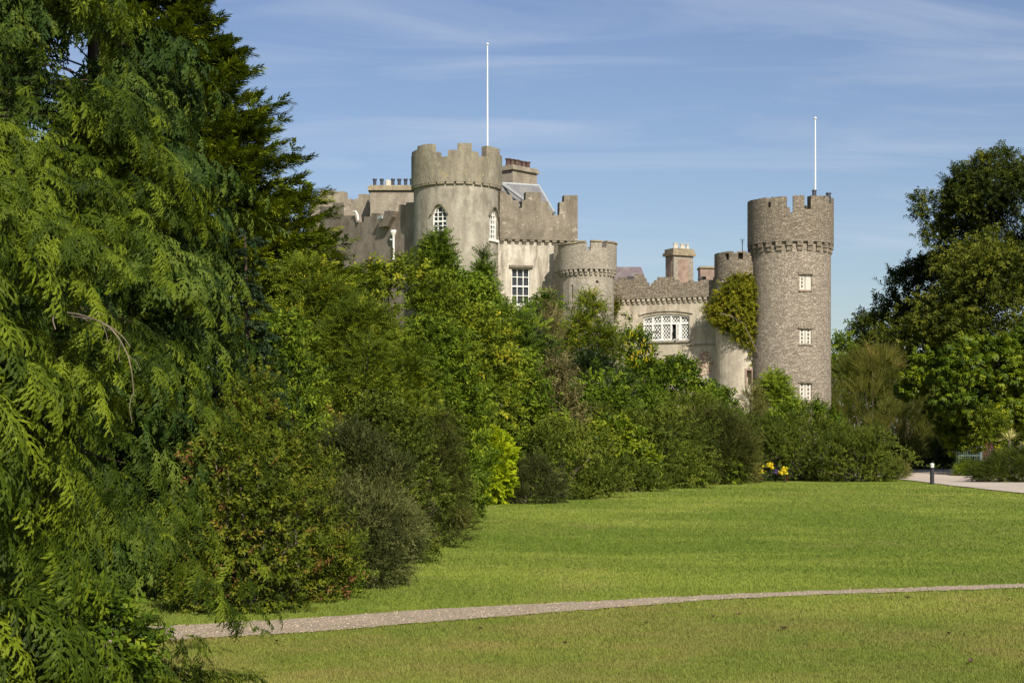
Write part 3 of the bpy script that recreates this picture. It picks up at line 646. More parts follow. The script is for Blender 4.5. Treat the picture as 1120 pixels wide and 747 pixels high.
s = MB(); q = P2(768, 111, WZ(306, 111)); s.box(q.x-.25, q.x+.25, q.y-.1, q.y+.4, q.z, q.z+.2); s.build('roof_vent', M['black'], mid)

# --- battered wall and low bowed turret beside the right tower
s = MB(); Yb = 108.6
Yl = 109.2; cx = WX(812, Yl); rr = 30.5/F*Yl; zl = WZ(307.5, Yl)
s = MB(); s.lathe(cx, Yl, [(rr*1.05, GZC-1), (rr*.93, WZ(345, Yl)), (rr*.93, zl+.2)], 40); lt2 = s.build('bowed_turret', M['pale_mid'], castle)
a = math.asin((815-812)/30.); fsl = Fr((cx+math.sin(a)*rr, Yl-math.cos(a)*rr*.97, WZ(421, Yl-rr)), (math.cos(a), math.sin(a), 0), (math.sin(a), -math.cos(a), 0))
c = MB(); c.box(-.16, .16, -.5, .4, 0, .95, fsl); cut(lt2, c)
s = MB()
for (u0, u1, v0, v1) in ((-.27, -.163, -.1, 1.06), (.163, .27, -.1, 1.06), (-.163, .163, .953, 1.06)): bars(s, fsl, u0, u1, v0, v1, -.1, .05)
s.build('slit_surround', M['brickred'], lt2)
s = MB(); s.tube([P2(792.5, Yb+.15, GZC-1), P2(792.5, Yb+.15, WZ(338, Yb))], .18, 8); s.build('buttress', M['turret'], lt2)
p = MB(); ring_wall(p, cx, Yl, rr, rr-.4, zl, merlons(812, 30.5, Yl, [(781.5, 790, 277), (790, 797, 274.8), (797, 802, 276.8), (802, 812, 274.8), (812, 817, 276.5), (817, 829, 274.6), (829, 842, 276)], 276), 96); p.lathe(cx, Yl, [(rr-.41, zl+.1), (rr-.41, zl+1.2)], 32)
po = p.build('parapet', M['rubble_dark'], lt2)
hl_ = MB()
for px_ in (792, 806, 823):
    a = math.asin((px_-812)/30.5); fq = Fr((cx+math.sin(a)*rr, Yl-math.cos(a)*rr, WZ(287, Yl)), (math.cos(a), math.sin(a), 0), (math.sin(a), -math.cos(a), 0)); hl_.box(-.16, .16, -.35, .5, 0, .42, fq)
cut(po, hl_)
k = MB(); corbel_ring(k, cx, Yl, rr*.93, rr-.02, zl, 40, .2, .55); k.build('corbel_band', M['pale_mid'], lt2)
s = MB(); q = P2(812, Yl+.5, WZ(280, Yl)); zt_ = WZ(261, Yl); s.tube([(q.x, q.y, q.z), (q.x, q.y, zt_)], .025, 5)
for dz, hw in ((0, .16), (.12, .12), (.25, .09)): s.tube([(q.x-hw, q.y, zt_-dz), (q.x+hw, q.y, zt_-dz)], .012, 4)
s.build('aerial', M['black'], lt2)

# --- right round tower of rubble stone
Yr = 108.0; wins = []
frs = []
for y0, y1 in ((300.5, 317), (359.5, 376), (419, 437)):
    fr_, w_, h_ = cylwin(873.7, 864.5, Yr, y0, y1, 13.6, 43.5); frs.append((fr_, w_, h_)); wins.append(cutbox(fr_, w_, h_, .3))
rtop = [(817.5, 820, 220), (820, 834, 217.6), (833, 838.5, 227), (837, 853, 215.2), (852.5, 860, 232.5), (860, 872, 213.8), (872, 879, 229), (879, 894.5, 214.3), (894.5, 896.5, 217.5), (896.5, 910.5, 216.3)]
rt, rtx, rtr = round_tower(864.5, 43.5, Yr, 46.6, 269.5, rtop, 216, M['rubble'], M['rubble_dark'], wins, label='tall brown rubble round tower with three shuttered windows', ncorb=25, chh=.30, zfloor=1.0)
for i, (fr_, w_, h_) in enumerate(frs):
    for a_x, b_x in ((-w_/2+.004, -.02), (.02, w_/2-.004)):
        f = MB(); bars(f, fr_, a_x, b_x, .01, h_-.01, -.2, -.12); f.mi = 1; hh = h_/4
        for j in range(4 if i else (0 if a_x > 0 else 3)):
            zc = hh*(j+.5)+(0 if i else .1); xc = (a_x+b_x)/2; dxx, dzz = .06, .12
            f.poly([fr_(xc-dxx, -.118, zc), fr_(xc, -.118, zc-dzz), fr_(xc+dxx, -.118, zc), fr_(xc, -.118, zc+dzz)], fr_.n*.006)
        f.build('window_shutter', [M['shutter'], M['darkhole']], rt)
    f = MB(); bars(f, fr_, -w_/2-.1, w_/2+.1, h_+.003, h_+.12, -.03, .05); f.build('lintel', M['rubble_dark'], rt)
    f = MB(); bars(f, fr_, -w_/2-.06, w_/2+.06, -.1, -.003, -.03, .06); f.build('sill', M['brickred'] if i == 0 else M['rubble'], rt)
for px_, dz, r_ in ((884.5, .42, .13), (901, .30, .15)):
    s = MB(); x = WX(px_, Yr); z = WZ(215.2, Yr-2); yy = Yr-.0; s.lathe(x, Yr-2.0 if px_ < 890 else Yr-1.6, [(r_*1.1, z-.3), (r_, z+dz*.8), (r_*1.25, z+dz*.82), (r_*1.2, z+dz)], 10); s.build('chimney_pot', M['potdark'], rt)
# flagpoles
def flagpole(px, Y, py0, py1, label, r=.062):
    x = WX(px, Y); e = empty('flagpole', (x, Y, WZ(py1, Y)), label, 'flagpole', 'white flagpoles on the towers')
    s = MB(); z0, z1 = WZ(py1, Y), WZ(py0, Y); s.tube([(x, Y, z0), (x, Y, (z0+z1)/2), (x, Y, z1)], [r, r*.85, r*.6], 10); s.build('pole', M['white'], e)
    s = MB(); s.lathe(x, Y, [(.03, z1+.003), (.10, z1+.05), (.10, z1+.12), (.03, z1+.17)], 10); s.build('finial', M['white'], e)
flagpole(533.2, 111.2, 50, 178, 'tall white flagpole standing on the smooth grey roughcast tower')
flagpole(891.7, 108.6, 131, 228, 'tall white flagpole standing on the brown rubble tower')
# ------------------------------------------------------------------ foliage
def leaf_mat(name, cols, trans=.25, rough=.6, var=1.0, spec=.12):
    """cols: dark, mid, light leaf colours; 'tint' varies them leaf by leaf and twig by twig"""
    m, n, b, out = new_mat(name)
    at = n.nodes.new('ShaderNodeAttribute'); at.attribute_name = 'tint'
    cr = n.nodes.new('ShaderNodeValToRGB'); e = cr.color_ramp.elements
    e[0].position = .08; e[0].color = (*cols[0], 1); e[1].position = .5; e[1].color = (*cols[1], 1)
    x = e.new(.82); x.color = (*cols[2], 1)
    if len(cols) > 3: x.position = .84; y = e.new(1.0); y.color = (*cols[3], 1)
    L(n, at.outputs['Fac'], cr.inputs[0]); L(n, cr.outputs[0], b.inputs['Base Color'])
    b.inputs['Roughness'].default_value = rough; b.inputs['Specular IOR Level'].default_value = spec
    tr = n.nodes.new('ShaderNodeBsdfTranslucent'); L(n, mixc(n, .5, cr.outputs[0], (.16, .2, .01)), tr.inputs[0])
    ms = n.nodes.new('ShaderNodeMixShader'); ms.inputs[0].default_value = trans; L(n, b.outputs[0], ms.inputs[1]); L(n, tr.outputs[0], ms.inputs[2]); L(n, ms.outputs[0], out.inputs[0])
    return m
def bark(name, c): return plain(name, c, .9, 0, .35, 5)
M['bark'] = bark('grey_brown_bark', (.12, .095, .07)); M['barkred'] = bark('reddish_bark', (.06, .04, .028)); M['deadwood'] = bark('bleached_dead_wood', (.17, .13, .095))
rg = np.random.default_rng(11)
def nrmz(a): return a/np.maximum(np.linalg.norm(a, axis=-1, keepdims=True), 1e-9)
def leafq(p, d, nn, Ln, W, curl=0, wide=.45):
    d = np.array(d, float); d /= np.linalg.norm(d); s_ = np.cross(d, nn); s_ /= max(np.linalg.norm(s_), 1e-6); nn = np.cross(s_, d)
    p = np.array(p, float)
    return [p, p+d*Ln*wide+s_*W/2+nn*curl*.3, p+d*Ln-nn*curl, p+d*Ln*wide-s_*W/2+nn*curl*.3]
def tpl(q): return np.array(q, float).reshape(-1, 4, 3)
def T_twig(nl=11, Ln=.09, W=.045, stem=.30, spread=1.0, rs=None, droop=0):
    q = []
    for i in range(nl):
        a = i*2.4+rs.uniform(-.3, .3); z = stem*(.15+.85*i/nl); d = np.array([math.cos(a)*spread, math.sin(a)*spread*.8, .75-droop])
        nn = np.array([-math.cos(a)*.5, .9, .5])+rs.normal(0, .35, 3)
        q.append(leafq([0, 0, z], d+rs.normal(0, .22, 3), nn, Ln*rs.uniform(.7, 1.2), W*rs.uniform(.8, 1.15), Ln*.12))
    return tpl(q)
def T_pinnate(nf=3, pairs=7, Ln=.10, W=.035, rach=.42, rs=None, droop=.5):
    q = []
    for f in range(nf):
        a = f*2*math.pi/nf+rs.uniform(-.5, .5); p = np.zeros(3); d = np.array([math.cos(a)*.8, .3+math.sin(a)*.5, .8])
        for i in range(pairs):
            d = d/np.linalg.norm(d); p = p+d*rach/pairs; d = d+np.array([0, -droop/pairs*1.4, 0])
            sd = np.cross(d, [0, 1, .2]); sd /= np.linalg.norm(sd)
            for sg in (1, -1): q.append(leafq(p, sd*sg+d*.45-np.array([0, .25, 0]), [0, 1, .15], Ln*(1-.35*i/pairs)*rs.uniform(.85, 1.1), W, Ln*.15))
        q.append(leafq(p, d, [0, 1, .2], Ln*.9, W, .01))
    return tpl(q)
def T_whorl(nl=7, Ln=.2, W=.09, rs=None):
    q = []
    for k in range(2):
        for i in range(nl):
            a = i*2*math.pi/nl+k*.4+rs.uniform(-.2, .2); d = np.array([math.cos(a), -.25-.35*k, math.sin(a)*.9+.25])
            q.append(leafq([0, -.06*k, 0], d, [0, 1, .3], Ln*rs.uniform(.75, 1.15), W, Ln*.22, .6))
    return tpl(q)
def T_fine(ns=7, nl=9, Ln=.035, W=.014, stem=.35, spread=.45, rs=None):
    q = []
    for s_ in range(ns):
        a = rs.uniform(0, 6.28); d = np.array([math.cos(a)*spread, math.sin(a)*spread, 1.]); d /= np.linalg.norm(d)
        L_ = stem*rs.uniform(.6, 1.1); q.append(leafq([0, 0, 0], d, [0, 1, 0], L_, .008, 0))
        for i in range(nl):
            b_ = rs.uniform(0, 6.28); q.append(leafq(d*L_*(.2+.8*i/nl), d*.9+np.array([math.cos(b_), math.sin(b_), 0])*.7, rs.normal(0, 1, 3), Ln*rs.uniform(.7, 1.2), W, 0))
    return tpl(q)
def T_frond(side=12, sub=4, Ln=.5, sl=.17, W=.009, droop=.55, rs=None, fingers=True):
    """arching, drooping cypress spray lying in the XZ plane, normal +Y, drooping to -Y, uneven like the real thing"""
    q = []; p = np.zeros(3); d = np.array([rs.normal(0, .15), .25, 1.])
    for i in range(side):
        d /= np.linalg.norm(d); p0 = p; p = p+d*Ln/side; d = d+np.array([rs.normal(0, .07), -droop*1.9/side, 0])
        q.append(leafq(p0, p-p0, [0, 1, 0], np.linalg.norm(p-p0)*1.25, W*1.5, 0))
        u = i/side; l_ = sl*(1.15-.85*u)*(.45+u*1.6 if u < .35 else 1)
        for sg in (1, -1):
            if rs.random() < .14: continue
            e = np.array([sg*rs.uniform(.45, 1.0), -.18+rs.normal(0, .22), .0])+d*rs.uniform(.6, 1.1); e /= np.linalg.norm(e); e2 = e+np.array([0, -.55-.4*rs.random(), rs.normal(0, .15)]); e2 /= np.linalg.norm(e2)
            l2 = l_*rs.uniform(.5, 1.35); a = p+e*l2*.5
            q.append(leafq(p, e, [0, 1, 0], l2*.62, W*1.5, 0)); q.append(leafq(a, e2, [0, 1, .1], l2*.6, W*1.5, 0))
            if fingers:
                for k in range(sub):
                    t_ = (k+1)/(sub+1)+rs.uniform(-.06, .06); b_ = p+e*l2*.5*min(1, t_*2)+e2*l2*.5*max(0, t_*2-1)
                    sd = np.cross(e, [0, 1, 0])*(1 if k % 2 else -1)
                    q.append(leafq(b_, sd*rs.uniform(.3, .8)+e*.9+np.array([0, -.5-.5*rs.random(), 0]), [rs.normal(0, .3), 1, .2], l2*.42*rs.uniform(.6, 1.3), W*1.2, 0))
    return tpl(q)
def T_plume(n_=9, Ln=.34, W=.05, rs=None):
    """short upswept conifer plume"""
    q = []
    for i in range(n_):
        a = i*2.4; t_ = i/n_; d = np.array([math.cos(a)*.75*(1-t_*.5), math.sin(a)*.45*(1-t_*.5), .9])
        q.append(leafq([0, 0, Ln*t_*.75], d, [0, 1, -.2], Ln*.42*rs.uniform(.7, 1.2)*(1.2-t_*.5), W*rs.uniform(.7, 1.1), .01, .5))
    return tpl(q)
def T_blades(nb=22, Ln=.9, W=.05, rs=None, upness=.8):
    q = []
    for i in range(nb):
        a = rs.uniform(0, 6.28); el = rs.uniform(.15, 1.3); d = np.array([math.cos(a)*math.cos(el), math.sin(a)*math.cos(el), math.sin(el)*upness+.1]); d /= np.linalg.norm(d)
        l_ = Ln*rs.uniform(.7, 1.1); nn = np.cross(d, [-math.sin(a), math.cos(a), 0])
        P = [d*l_*t+np.array([0, 0, -.32*l_*t*t]) for t in (0, .35, .7, 1.)]; s_ = np.array([-math.sin(a), math.cos(a), 0])
        for j, (w0, w1) in enumerate(((.6, 1), (1, .75), (.75, .05))): q.append([P[j]+s_*W*w0/2, P[j+1]+s_*W*w1/2, P[j+1]-s_*W*w1/2, P[j]-s_*W*w0/2])
    return tpl(q)
r0_ = np.random.default_rng(3)
TP = dict(
    twig=[T_twig(rs=r0_) for _ in range(5)],
    small=[T_twig(13, .058, .031, .26, 1, r0_) for _ in range(5)],
    big=[T_twig(9, .15, .075, .35, 1, r0_, .25) for _ in range(5)],
    long=[T_twig(12, .13, .034, .34, 1, r0_, .35) for _ in range(5)],
    pinnate=[T_pinnate(rs=r0_) for _ in range(5)],
    whorl=[T_whorl(rs=r0_) for _ in range(4)],
    fine=[T_fine(rs=r0_) for _ in range(5)],
    tama=[T_fine(9, 6, .05, .012, .6, .35, r0_) for _ in range(5)],
    frond=[T_frond(10, 4, sl=.2, rs=r0_, W=.0135, droop=r0_.uniform(.2, .85), Ln=r0_.uniform(.35, .55)) for _ in range(9)],
    frond_mid=[T_frond(8, 2, .5, .22, .024, r0_.uniform(.4, 1.1), r0_) for _ in range(7)],
    frond_far=[T_frond(6, 0, .6, .26, .035, r0_.uniform(.4, .8), r0_, False) for _ in range(5)],
    plume=[T_plume(13, .34, .042, rs=r0_) for _ in range(5)])
def put(name, style, pos, axis_, up, scale, tint, mat, parent, leafvar=.075):
    """scatter leaf clusters: one mesh. pos (N,3) world, axis_ = growth direction, up = the side the spray faces"""
    tps = TP[style]; N_ = len(pos); Z = nrmz(axis_); Y = up-(up*Z).sum(-1, keepdims=True)*Z; Y = nrmz(Y+1e-6); X = np.cross(Y, Z)
    which = rg.integers(0, len(tps), N_); Vs = []; Ts = []
    for k, t in enumerate(tps):
        i = np.where(which == k)[0]
        if not len(i): continue
        P = t.reshape(-1, 3); Bm = np.stack([X[i], Y[i], Z[i]], 1)*scale[i, None, None]      # (n,3basis,3)
        V = np.einsum('pk,nkj->npj', P, Bm)+pos[i, None, :]
        V = V.reshape(-1, 4, 3); Vs.append(V)
        tt = np.repeat(tint[i], len(t))+rg.normal(0, leafvar, len(i)*len(t)); Ts.append(tt)
    V = np.concatenate(Vs).reshape(-1, 3); T_ = np.concatenate(Ts).astype(np.float32)
    return rawmesh(name, V, T_, mat, parent)
def rawmesh(name, V, T_, mat, parent, k=4):
    og = np.array(ORG[parent]) if parent is not None else np.zeros(3); nq = len(V)//k
    me = bpy.data.meshes.new(name); me.vertices.add(len(V)); me.vertices.foreach_set('co', (V-og).astype(np.float32).ravel())
    me.loops.add(len(V)); me.loops.foreach_set('vertex_index', np.arange(len(V), dtype=np.int32))
    me.polygons.add(nq); me.polygons.foreach_set('loop_start', np.arange(0, len(V), k, dtype=np.int32)); me.update(calc_edges=True)
    a = me.attributes.new('tint', 'FLOAT', 'FACE'); a.data.foreach_set('value', np.clip(T_, 0, 1)); me.materials.append(mat)
    return link(name, me, parent)
PROF = dict(
    dome=lambda t: np.sqrt(np.clip(1-np.clip((t-.25)/.75, 0, 1)**2, 0, 1))*(.86+.14*np.clip(t/.25, 0, 1)),
    round=lambda t: np.sqrt(np.clip(1-(2*t-1)**2, 0, 1)),
    column=lambda t: np.clip(1-np.clip((t-.55)/.45, 0, 1)**2.2, 0, 1)*(.8+.2*np.clip(t/.3, 0, 1)),
    cone=lambda t: np.clip(1.04-t, 0, 1)**.8*(.75+.25*np.clip(t/.15, 0, 1)),
    umbrella=lambda t: np.where(t < .62, .62+.38*np.clip(t/.62, 0, 1), np.sqrt(np.clip(1-((t-.62)/.40)**2, 0, 1))),
    spread=lambda t: np.sqrt(np.clip(1-(1.5*(t-.45))**2, 0, 1))*(.55+.45*np.clip(t/.35, 0, 1)))
def shrub(name, label, cat, cx, cy, zb, zt, rx, ry, style, mat, scale=1.0, dens=1.0, shape='dome', z0=None, lob=.29, nlob=None, upb=.35, seed=0, group=None, trunk='bark', tintm=.5, facebias=.6, crown='crown', stemr=None, tvar=.19, gap=1.0, wild=.22, loose=.34, nstem=6, skirt=.85):
    """a crown of leafy lobes set round a set of tapering stems; z0 = lowest foliage"""
    global rg; rg = np.random.default_rng(seed+100)
    z0 = zb if z0 is None else z0; H = zt-z0; pf = PROF[shape]
    e = empty(name, (cx, cy, zb), label, cat, group)
    area = 2*rx*H; lr0 = lob*min(rx, H*.6)
    nlob = nlob or int(np.clip(2.6*area/(lr0*lr0*3.14)*1.9, 16, 230))
    LC = []; LRr = []
    for i in range(nlob):
        t = rg.uniform(.03, 1)**skirt; a = rg.uniform(0, 2*math.pi)
        if math.sin(a) > .35 and rg.random() < facebias: a = -a
        lr = lr0*rg.uniform(.6, 1.25); pr = float(pf(np.array(t)))
        k = rg.uniform(.74, 1.12)
        x = cx+math.cos(a)*max(0, rx*pr-lr*.45)*k; y = cy+math.sin(a)*max(0, ry*pr-lr*.45)*k; z = z0+t*H-lr*.75*t
        z = max(z, z0+lr*.25); LC.append((x, y, z)); LRr.append(lr)
    LC = np.array(LC); LRr = np.array(LRr)
    w1, w2, w3 = rg.uniform(0, 6.28, 3); th = np.arctan2(LC[:, 1]-cy, LC[:, 0]-cx); hh_ = (LC[:, 2]-z0)/H
    wf = 1+wild*(np.sin(2*th+w1)*.5+np.sin(5*th+w2+hh_*4)*.35+np.sin(hh_*9+w3)*.35); LC[:, 0] = cx+(LC[:, 0]-cx)*wf; LC[:, 1] = cy+(LC[:, 1]-cy)*wf
    LC[:, 2] = z0+(LC[:, 2]-z0)*(1+wild*.55*np.sin((LC[:, 0]-cx)/rx*4.2+w2))
    unit = {'twig': .24, 'small': .20, 'big': .32, 'long': .30, 'pinnate': .42, 'whorl': .30, 'fine': .26, 'tama': .42, 'plume': .26}[style]*scale
    n_per = np.maximum(4, (dens*9.0*LRr**2/unit**2)).astype(int); idx = np.repeat(np.arange(nlob), n_per); N_ = len(idx)
    u = nrmz(rg.normal(0, 1, (N_, 3))); out = nrmz(np.stack([LC[idx, 0]-cx, LC[idx, 1]-cy, (LC[idx, 2]-(z0+H*.35))*.8], 1)+1e-4)
    u = nrmz(u+out*.55+np.array([0, -.18, .18])); rad = rg.uniform(.55, 1.0, N_)+np.where(rg.random(N_) < loose, rg.uniform(0, .48, N_), 0)
    P = LC[idx]+u*(LRr[idx]*rad)[:, None]*np.array([1, 1, .82])
    # drop what is buried deep inside the plant or under the ground
    rel = np.stack([(P[:, 0]-cx)/rx, (P[:, 1]-cy)/ry], 1); tt = np.clip((P[:, 2]-z0)/H, 0, 1); pr = np.maximum(pf(tt), .05)
    q = np.linalg.norm(rel, axis=1)/pr
    keep = (P[:, 2] > zb+.04) & (q < 1.5) & ((q > .42) | (rg.random(N_) < .25)) & ((P[:, 1] < cy+ry*.35) | (rg.random(N_) < .5))
    if gap < 1:
        lobekeep = rg.random(nlob) < gap; keep &= lobekeep[idx]
    P = P[keep]; u = u[keep]; idx = idx[keep]; N_ = len(P)
    ax = nrmz(u*.9+np.array([0, 0, upb])+rg.normal(0, .35, (N_, 3))); up = nrmz(np.array([0, -.45, 1.])+u*.5+rg.normal(0, .3, (N_, 3)))
    ltint = rg.normal(tintm, tvar*.75, nlob); tint = ltint[idx]+rg.normal(0, tvar*.6, N_)
    put(crown, style, P, ax, up, scale*rg.uniform(.75, 1.25, N_), tint, mat, e)
    s = MB(); sr = stemr or max(.03, .035*rx+.012*H); ch = rg.choice(nlob, min(nlob, nstem*3), replace=False)
    if shape in ('dome', 'column') and nstem > 1:
        for k_, c_ in enumerate(ch[:nstem*2]):
            b0 = np.array([cx+rg.normal(0, rx*.12), cy+rg.normal(0, ry*.12), zb-.05]); t_ = LC[c_]; m_ = b0*.45+t_*.55; m_[2] = b0[2]*.4+t_[2]*.6-.03*H; m_[:2] = b0[:2]*.65+t_[:2]*.35
            s.tube([b0, m_, t_], [sr*.6, sr*.42, sr*.12], 5)
    else:
        tp = np.array([cx, cy, z0+H*.72]); bd = [np.array([cx, cy, zb-.1])*(1-t)+tp*t+np.array([rg.normal(0, .03*rx), rg.normal(0, .03*rx), 0])*(0 < t < 1) for t in (0, .3, .6, 1)]
        s.tube(bd, [sr*1.15, sr*.9, sr*.6, sr*.15], 8)
        for c_ in ch:
            f_ = rg.uniform(.3, .8); b0 = bd[0]*(1-f_)+tp*f_; t_ = LC[c_]
            if t_[2] < b0[2]: b0[2] = max(zb+.3, min(t_[2]-.1, b0[2]))
            m_ = (b0+t_)/2; m_[2] += .06*H; s.tube([b0, m_, t_], [sr*.42, sr*.27, sr*.07], 5)
    s.build('trunk' if cat == 'tree' else 'stems', M[trunk], e)
    return e
def conifer(name, label, cx, cy, zb, H, rfun, style, mat, nbr, per, scale=1, droop=.3, rise=.35, tipup=0, seed=0, trunk='barkred', hmin=.02, face=.75, fan=.35, tr=None, tvar=.14, tintm=.5, hmax=None, hang=.35, jit=.12, group=None, jag=.16, azr=None, cat='tree', boughs=None):
    """trunk, tapering limbs that arch out, and flat sprays along the outer part of each"""
    global rg; rg = np.random.default_rng(seed+500)
    e = empty(name, (cx, cy, zb), label, cat, group); Pn = []; Ax = []; Up = []; Sc = []; Ti = []; s = MB()
    tr = tr or H*.018; s.tube([(cx, cy, zb-.1), (cx+.05, cy, zb+H*.5), (cx, cy, zb+H*.97)], [tr*1.2, tr*.7, tr*.1], 9)
    done = 0
    if boughs:
        BG = []
        while len(BG) < boughs:
            t = hmin+(1-hmin)*rg.uniform(0, hmax or 1)**1.35; a = rg.uniform(0, 2*math.pi) if azr is None else rg.uniform(R(azr[0]), R(azr[1]))
            if azr is None and math.sin(a) > .25 and rg.random() < face: a = -a
            if rg.random() < rfun(t)/rfun(.12)+.1: BG.append((t, a, 1+rg.normal(0, jag*1.1), rg.uniform(.6, 1.35), rg.normal(tintm, tvar*.6)))
    while done < nbr:
        t = rg.uniform(hmin, hmax or 1); r = rfun(t)
        if rg.random() > (r/rfun(.12)+.15): continue
        a = rg.uniform(0, 2*math.pi)
        if azr is not None: a = rg.uniform(R(azr[0]), R(azr[1]))
        elif math.sin(a) > .25 and rg.random() < face: a = -a
        bgt = None
        if boughs:
            B_ = BG[rg.integers(0, boughs)]; t = float(np.clip(B_[0]+rg.normal(0, .012), hmin, 1)); a = B_[1]+rg.normal(0, .20); r = rfun(t)*min(B_[2], 1.05); bgt = B_
        done += 1; r = r*(1+rg.normal(0, jag*(.5 if boughs else 1))); r = max(r, .25); h = zb+t*H; dirv = np.array([math.cos(a), math.sin(a), 0.])
        sl = rise*(rg.uniform(.5, 1.4) if not bgt else bgt[3]*rg.uniform(.85, 1.15))
        ks = np.linspace(0, 1, 6); pts = np.stack([cx+dirv[0]*r*ks, cy+dirv[1]*r*ks, h-r*.25+sl*r*ks-droop*r*ks**2.2+tipup*r*ks**4], 1)
        pts[:, 2] = np.maximum(pts[:, 2], zb+.12)
        if rg.random() < .3 and t > .1: s.tube(pts[:4], list(np.linspace(tr*.16*(1-t*.7), tr*.03, 4)), 4, False)
        bt = rg.normal(tintm, tvar*.8) if not bgt else bgt[4]+rg.normal(0, tvar*.4)
        k = np.sort(rg.uniform(.30, 1.0, per)**.75); k[-1] = 1
        px_ = np.stack([np.interp(k, ks, pts[:, j]) for j in range(3)], 1); tan = nrmz(np.stack([np.gradient(pts[:, j], ks) for j in range(3)], 1)); tk = nrmz(np.stack([np.interp(k, ks, tan[:, j]) for j in range(3)], 1))
        side = np.array([-dirv[1], dirv[0], 0]); sg = rg.choice([-1, 1], per)*rg.uniform(.2, 1, per)*(1.05-k*.75)
        lat = sg*fan*r*(1.1-k)*.9; pos = px_+side*lat[:, None]; pos[:, 2] -= np.abs(lat)*.25+rg.uniform(0, .12, per)*scale
        ax = nrmz(tk+side*(sg*1.1)[:, None]+np.array([0, 0, -hang])+rg.normal(0, .18, (per, 3)))
        up = nrmz(np.array([0, 0, 1.])+dirv*.55+rg.normal(0, .22, (per, 3)))
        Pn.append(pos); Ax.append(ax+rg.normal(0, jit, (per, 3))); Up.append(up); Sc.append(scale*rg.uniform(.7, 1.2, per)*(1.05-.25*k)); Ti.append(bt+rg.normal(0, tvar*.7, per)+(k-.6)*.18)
    P = np.concatenate(Pn); ok = P[:, 2] > zb+.08
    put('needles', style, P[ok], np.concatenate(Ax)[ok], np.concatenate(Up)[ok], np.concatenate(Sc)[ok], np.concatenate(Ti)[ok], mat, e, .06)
    s.build('trunk', M[trunk], e); return e

LM = dict(
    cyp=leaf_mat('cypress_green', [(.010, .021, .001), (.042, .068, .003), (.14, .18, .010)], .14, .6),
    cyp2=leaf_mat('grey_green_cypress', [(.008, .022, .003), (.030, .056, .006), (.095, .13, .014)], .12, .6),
    ley=leaf_mat('golden_green_conifer', [(.015, .030, .002), (.066, .10, .004), (.205, .235, .010)], .18, .6),
    spruce=leaf_mat('blue_green_spruce', [(.012, .028, .014), (.032, .06, .028), (.08, .12, .055)], .1, .6),
    mid=leaf_mat('mid_green_leaves', [(.020, .040, .002), (.075, .122, .006), (.19, .24, .015)], .2),
    yel=leaf_mat('yellow_green_leaves', [(.026, .044, .002), (.098, .13, .006), (.235, .25, .014), (.45, .33, .015)], .22),
    dark=leaf_mat('dark_green_leaves', [(.008, .018, .003), (.024, .044, .005), (.070, .10, .012)], .12, .45, 1, .25),
    olive=leaf_mat('olive_leaves', [(.022, .033, .003), (.068, .092, .008), (.155, .175, .020)], .18),
    rust=leaf_mat('green_leaves_with_russet_tips', [(.014, .024, .002), (.060, .084, .005), (.155, .165, .012), (.17, .07, .03)], .18),
    grey=leaf_mat('grey_green_small_leaves', [(.020, .026, .006), (.060, .070, .016), (.155, .16, .05)], .1),
    lime=leaf_mat('lime_green_conifer', [(.08, .13, .002), (.24, .32, .006), (.44, .50, .015)], .28),
    brown=leaf_mat('brownish_seed_heads', [(.030, .036, .006), (.088, .095, .018), (.22, .205, .055)], .14),
    dead=leaf_mat('dried_brown_leaves', [(.05, .045, .014), (.15, .13, .045), (.32, .27, .12)], .14),
    tama=leaf_mat('feathery_olive', [(.032, .038, .005), (.095, .105, .014), (.19, .185, .035), (.2, .13, .04)], .18),
    chest=leaf_mat('broad_bright_leaves', [(.020, .042, .002), (.070, .11, .004), (.18, .215, .010)], .2, .5, 1, .15),
    oak=leaf_mat('oak_leaves', [(.010, .018, .002), (.036, .050, .003), (.115, .125, .010)], .16),
    ivy=leaf_mat('ivy_leaves', [(.04, .05, .002), (.125, .135, .005), (.27, .25, .012), (.26, .17, .03)], .2),
    hedge=leaf_mat('hedge_leaves', [(.010, .020, .003), (.036, .054, .005), (.09, .11, .012)], .12),
)
BORDER = 'shrubs of the border below the castle'
def S(name, label, px, py, top, w, Y, style, mat, cat='shrub', base=None, depth=.75, **kw):
    """place by photo position: px centre, top row, pixel width w at distance Y; py = base row when it stands in view else None"""
    if py is not None: Y = ground(px, py)[1]+w/F*Y*.5*depth*.9 if Y else ground(px, py)[1]
    x = WX(px, Y); zb = tz(x, Y); rx = w*1.14/2/F*Y; zt = WZ(top, Y)
    z0 = None if base is None else WZ(base, Y)
    return shrub(name, label, cat, x, Y, zb, zt, rx, rx*depth, style, LM[mat], z0=z0, **kw)
# ------------------------------------------------------------------ planting
LO = LM
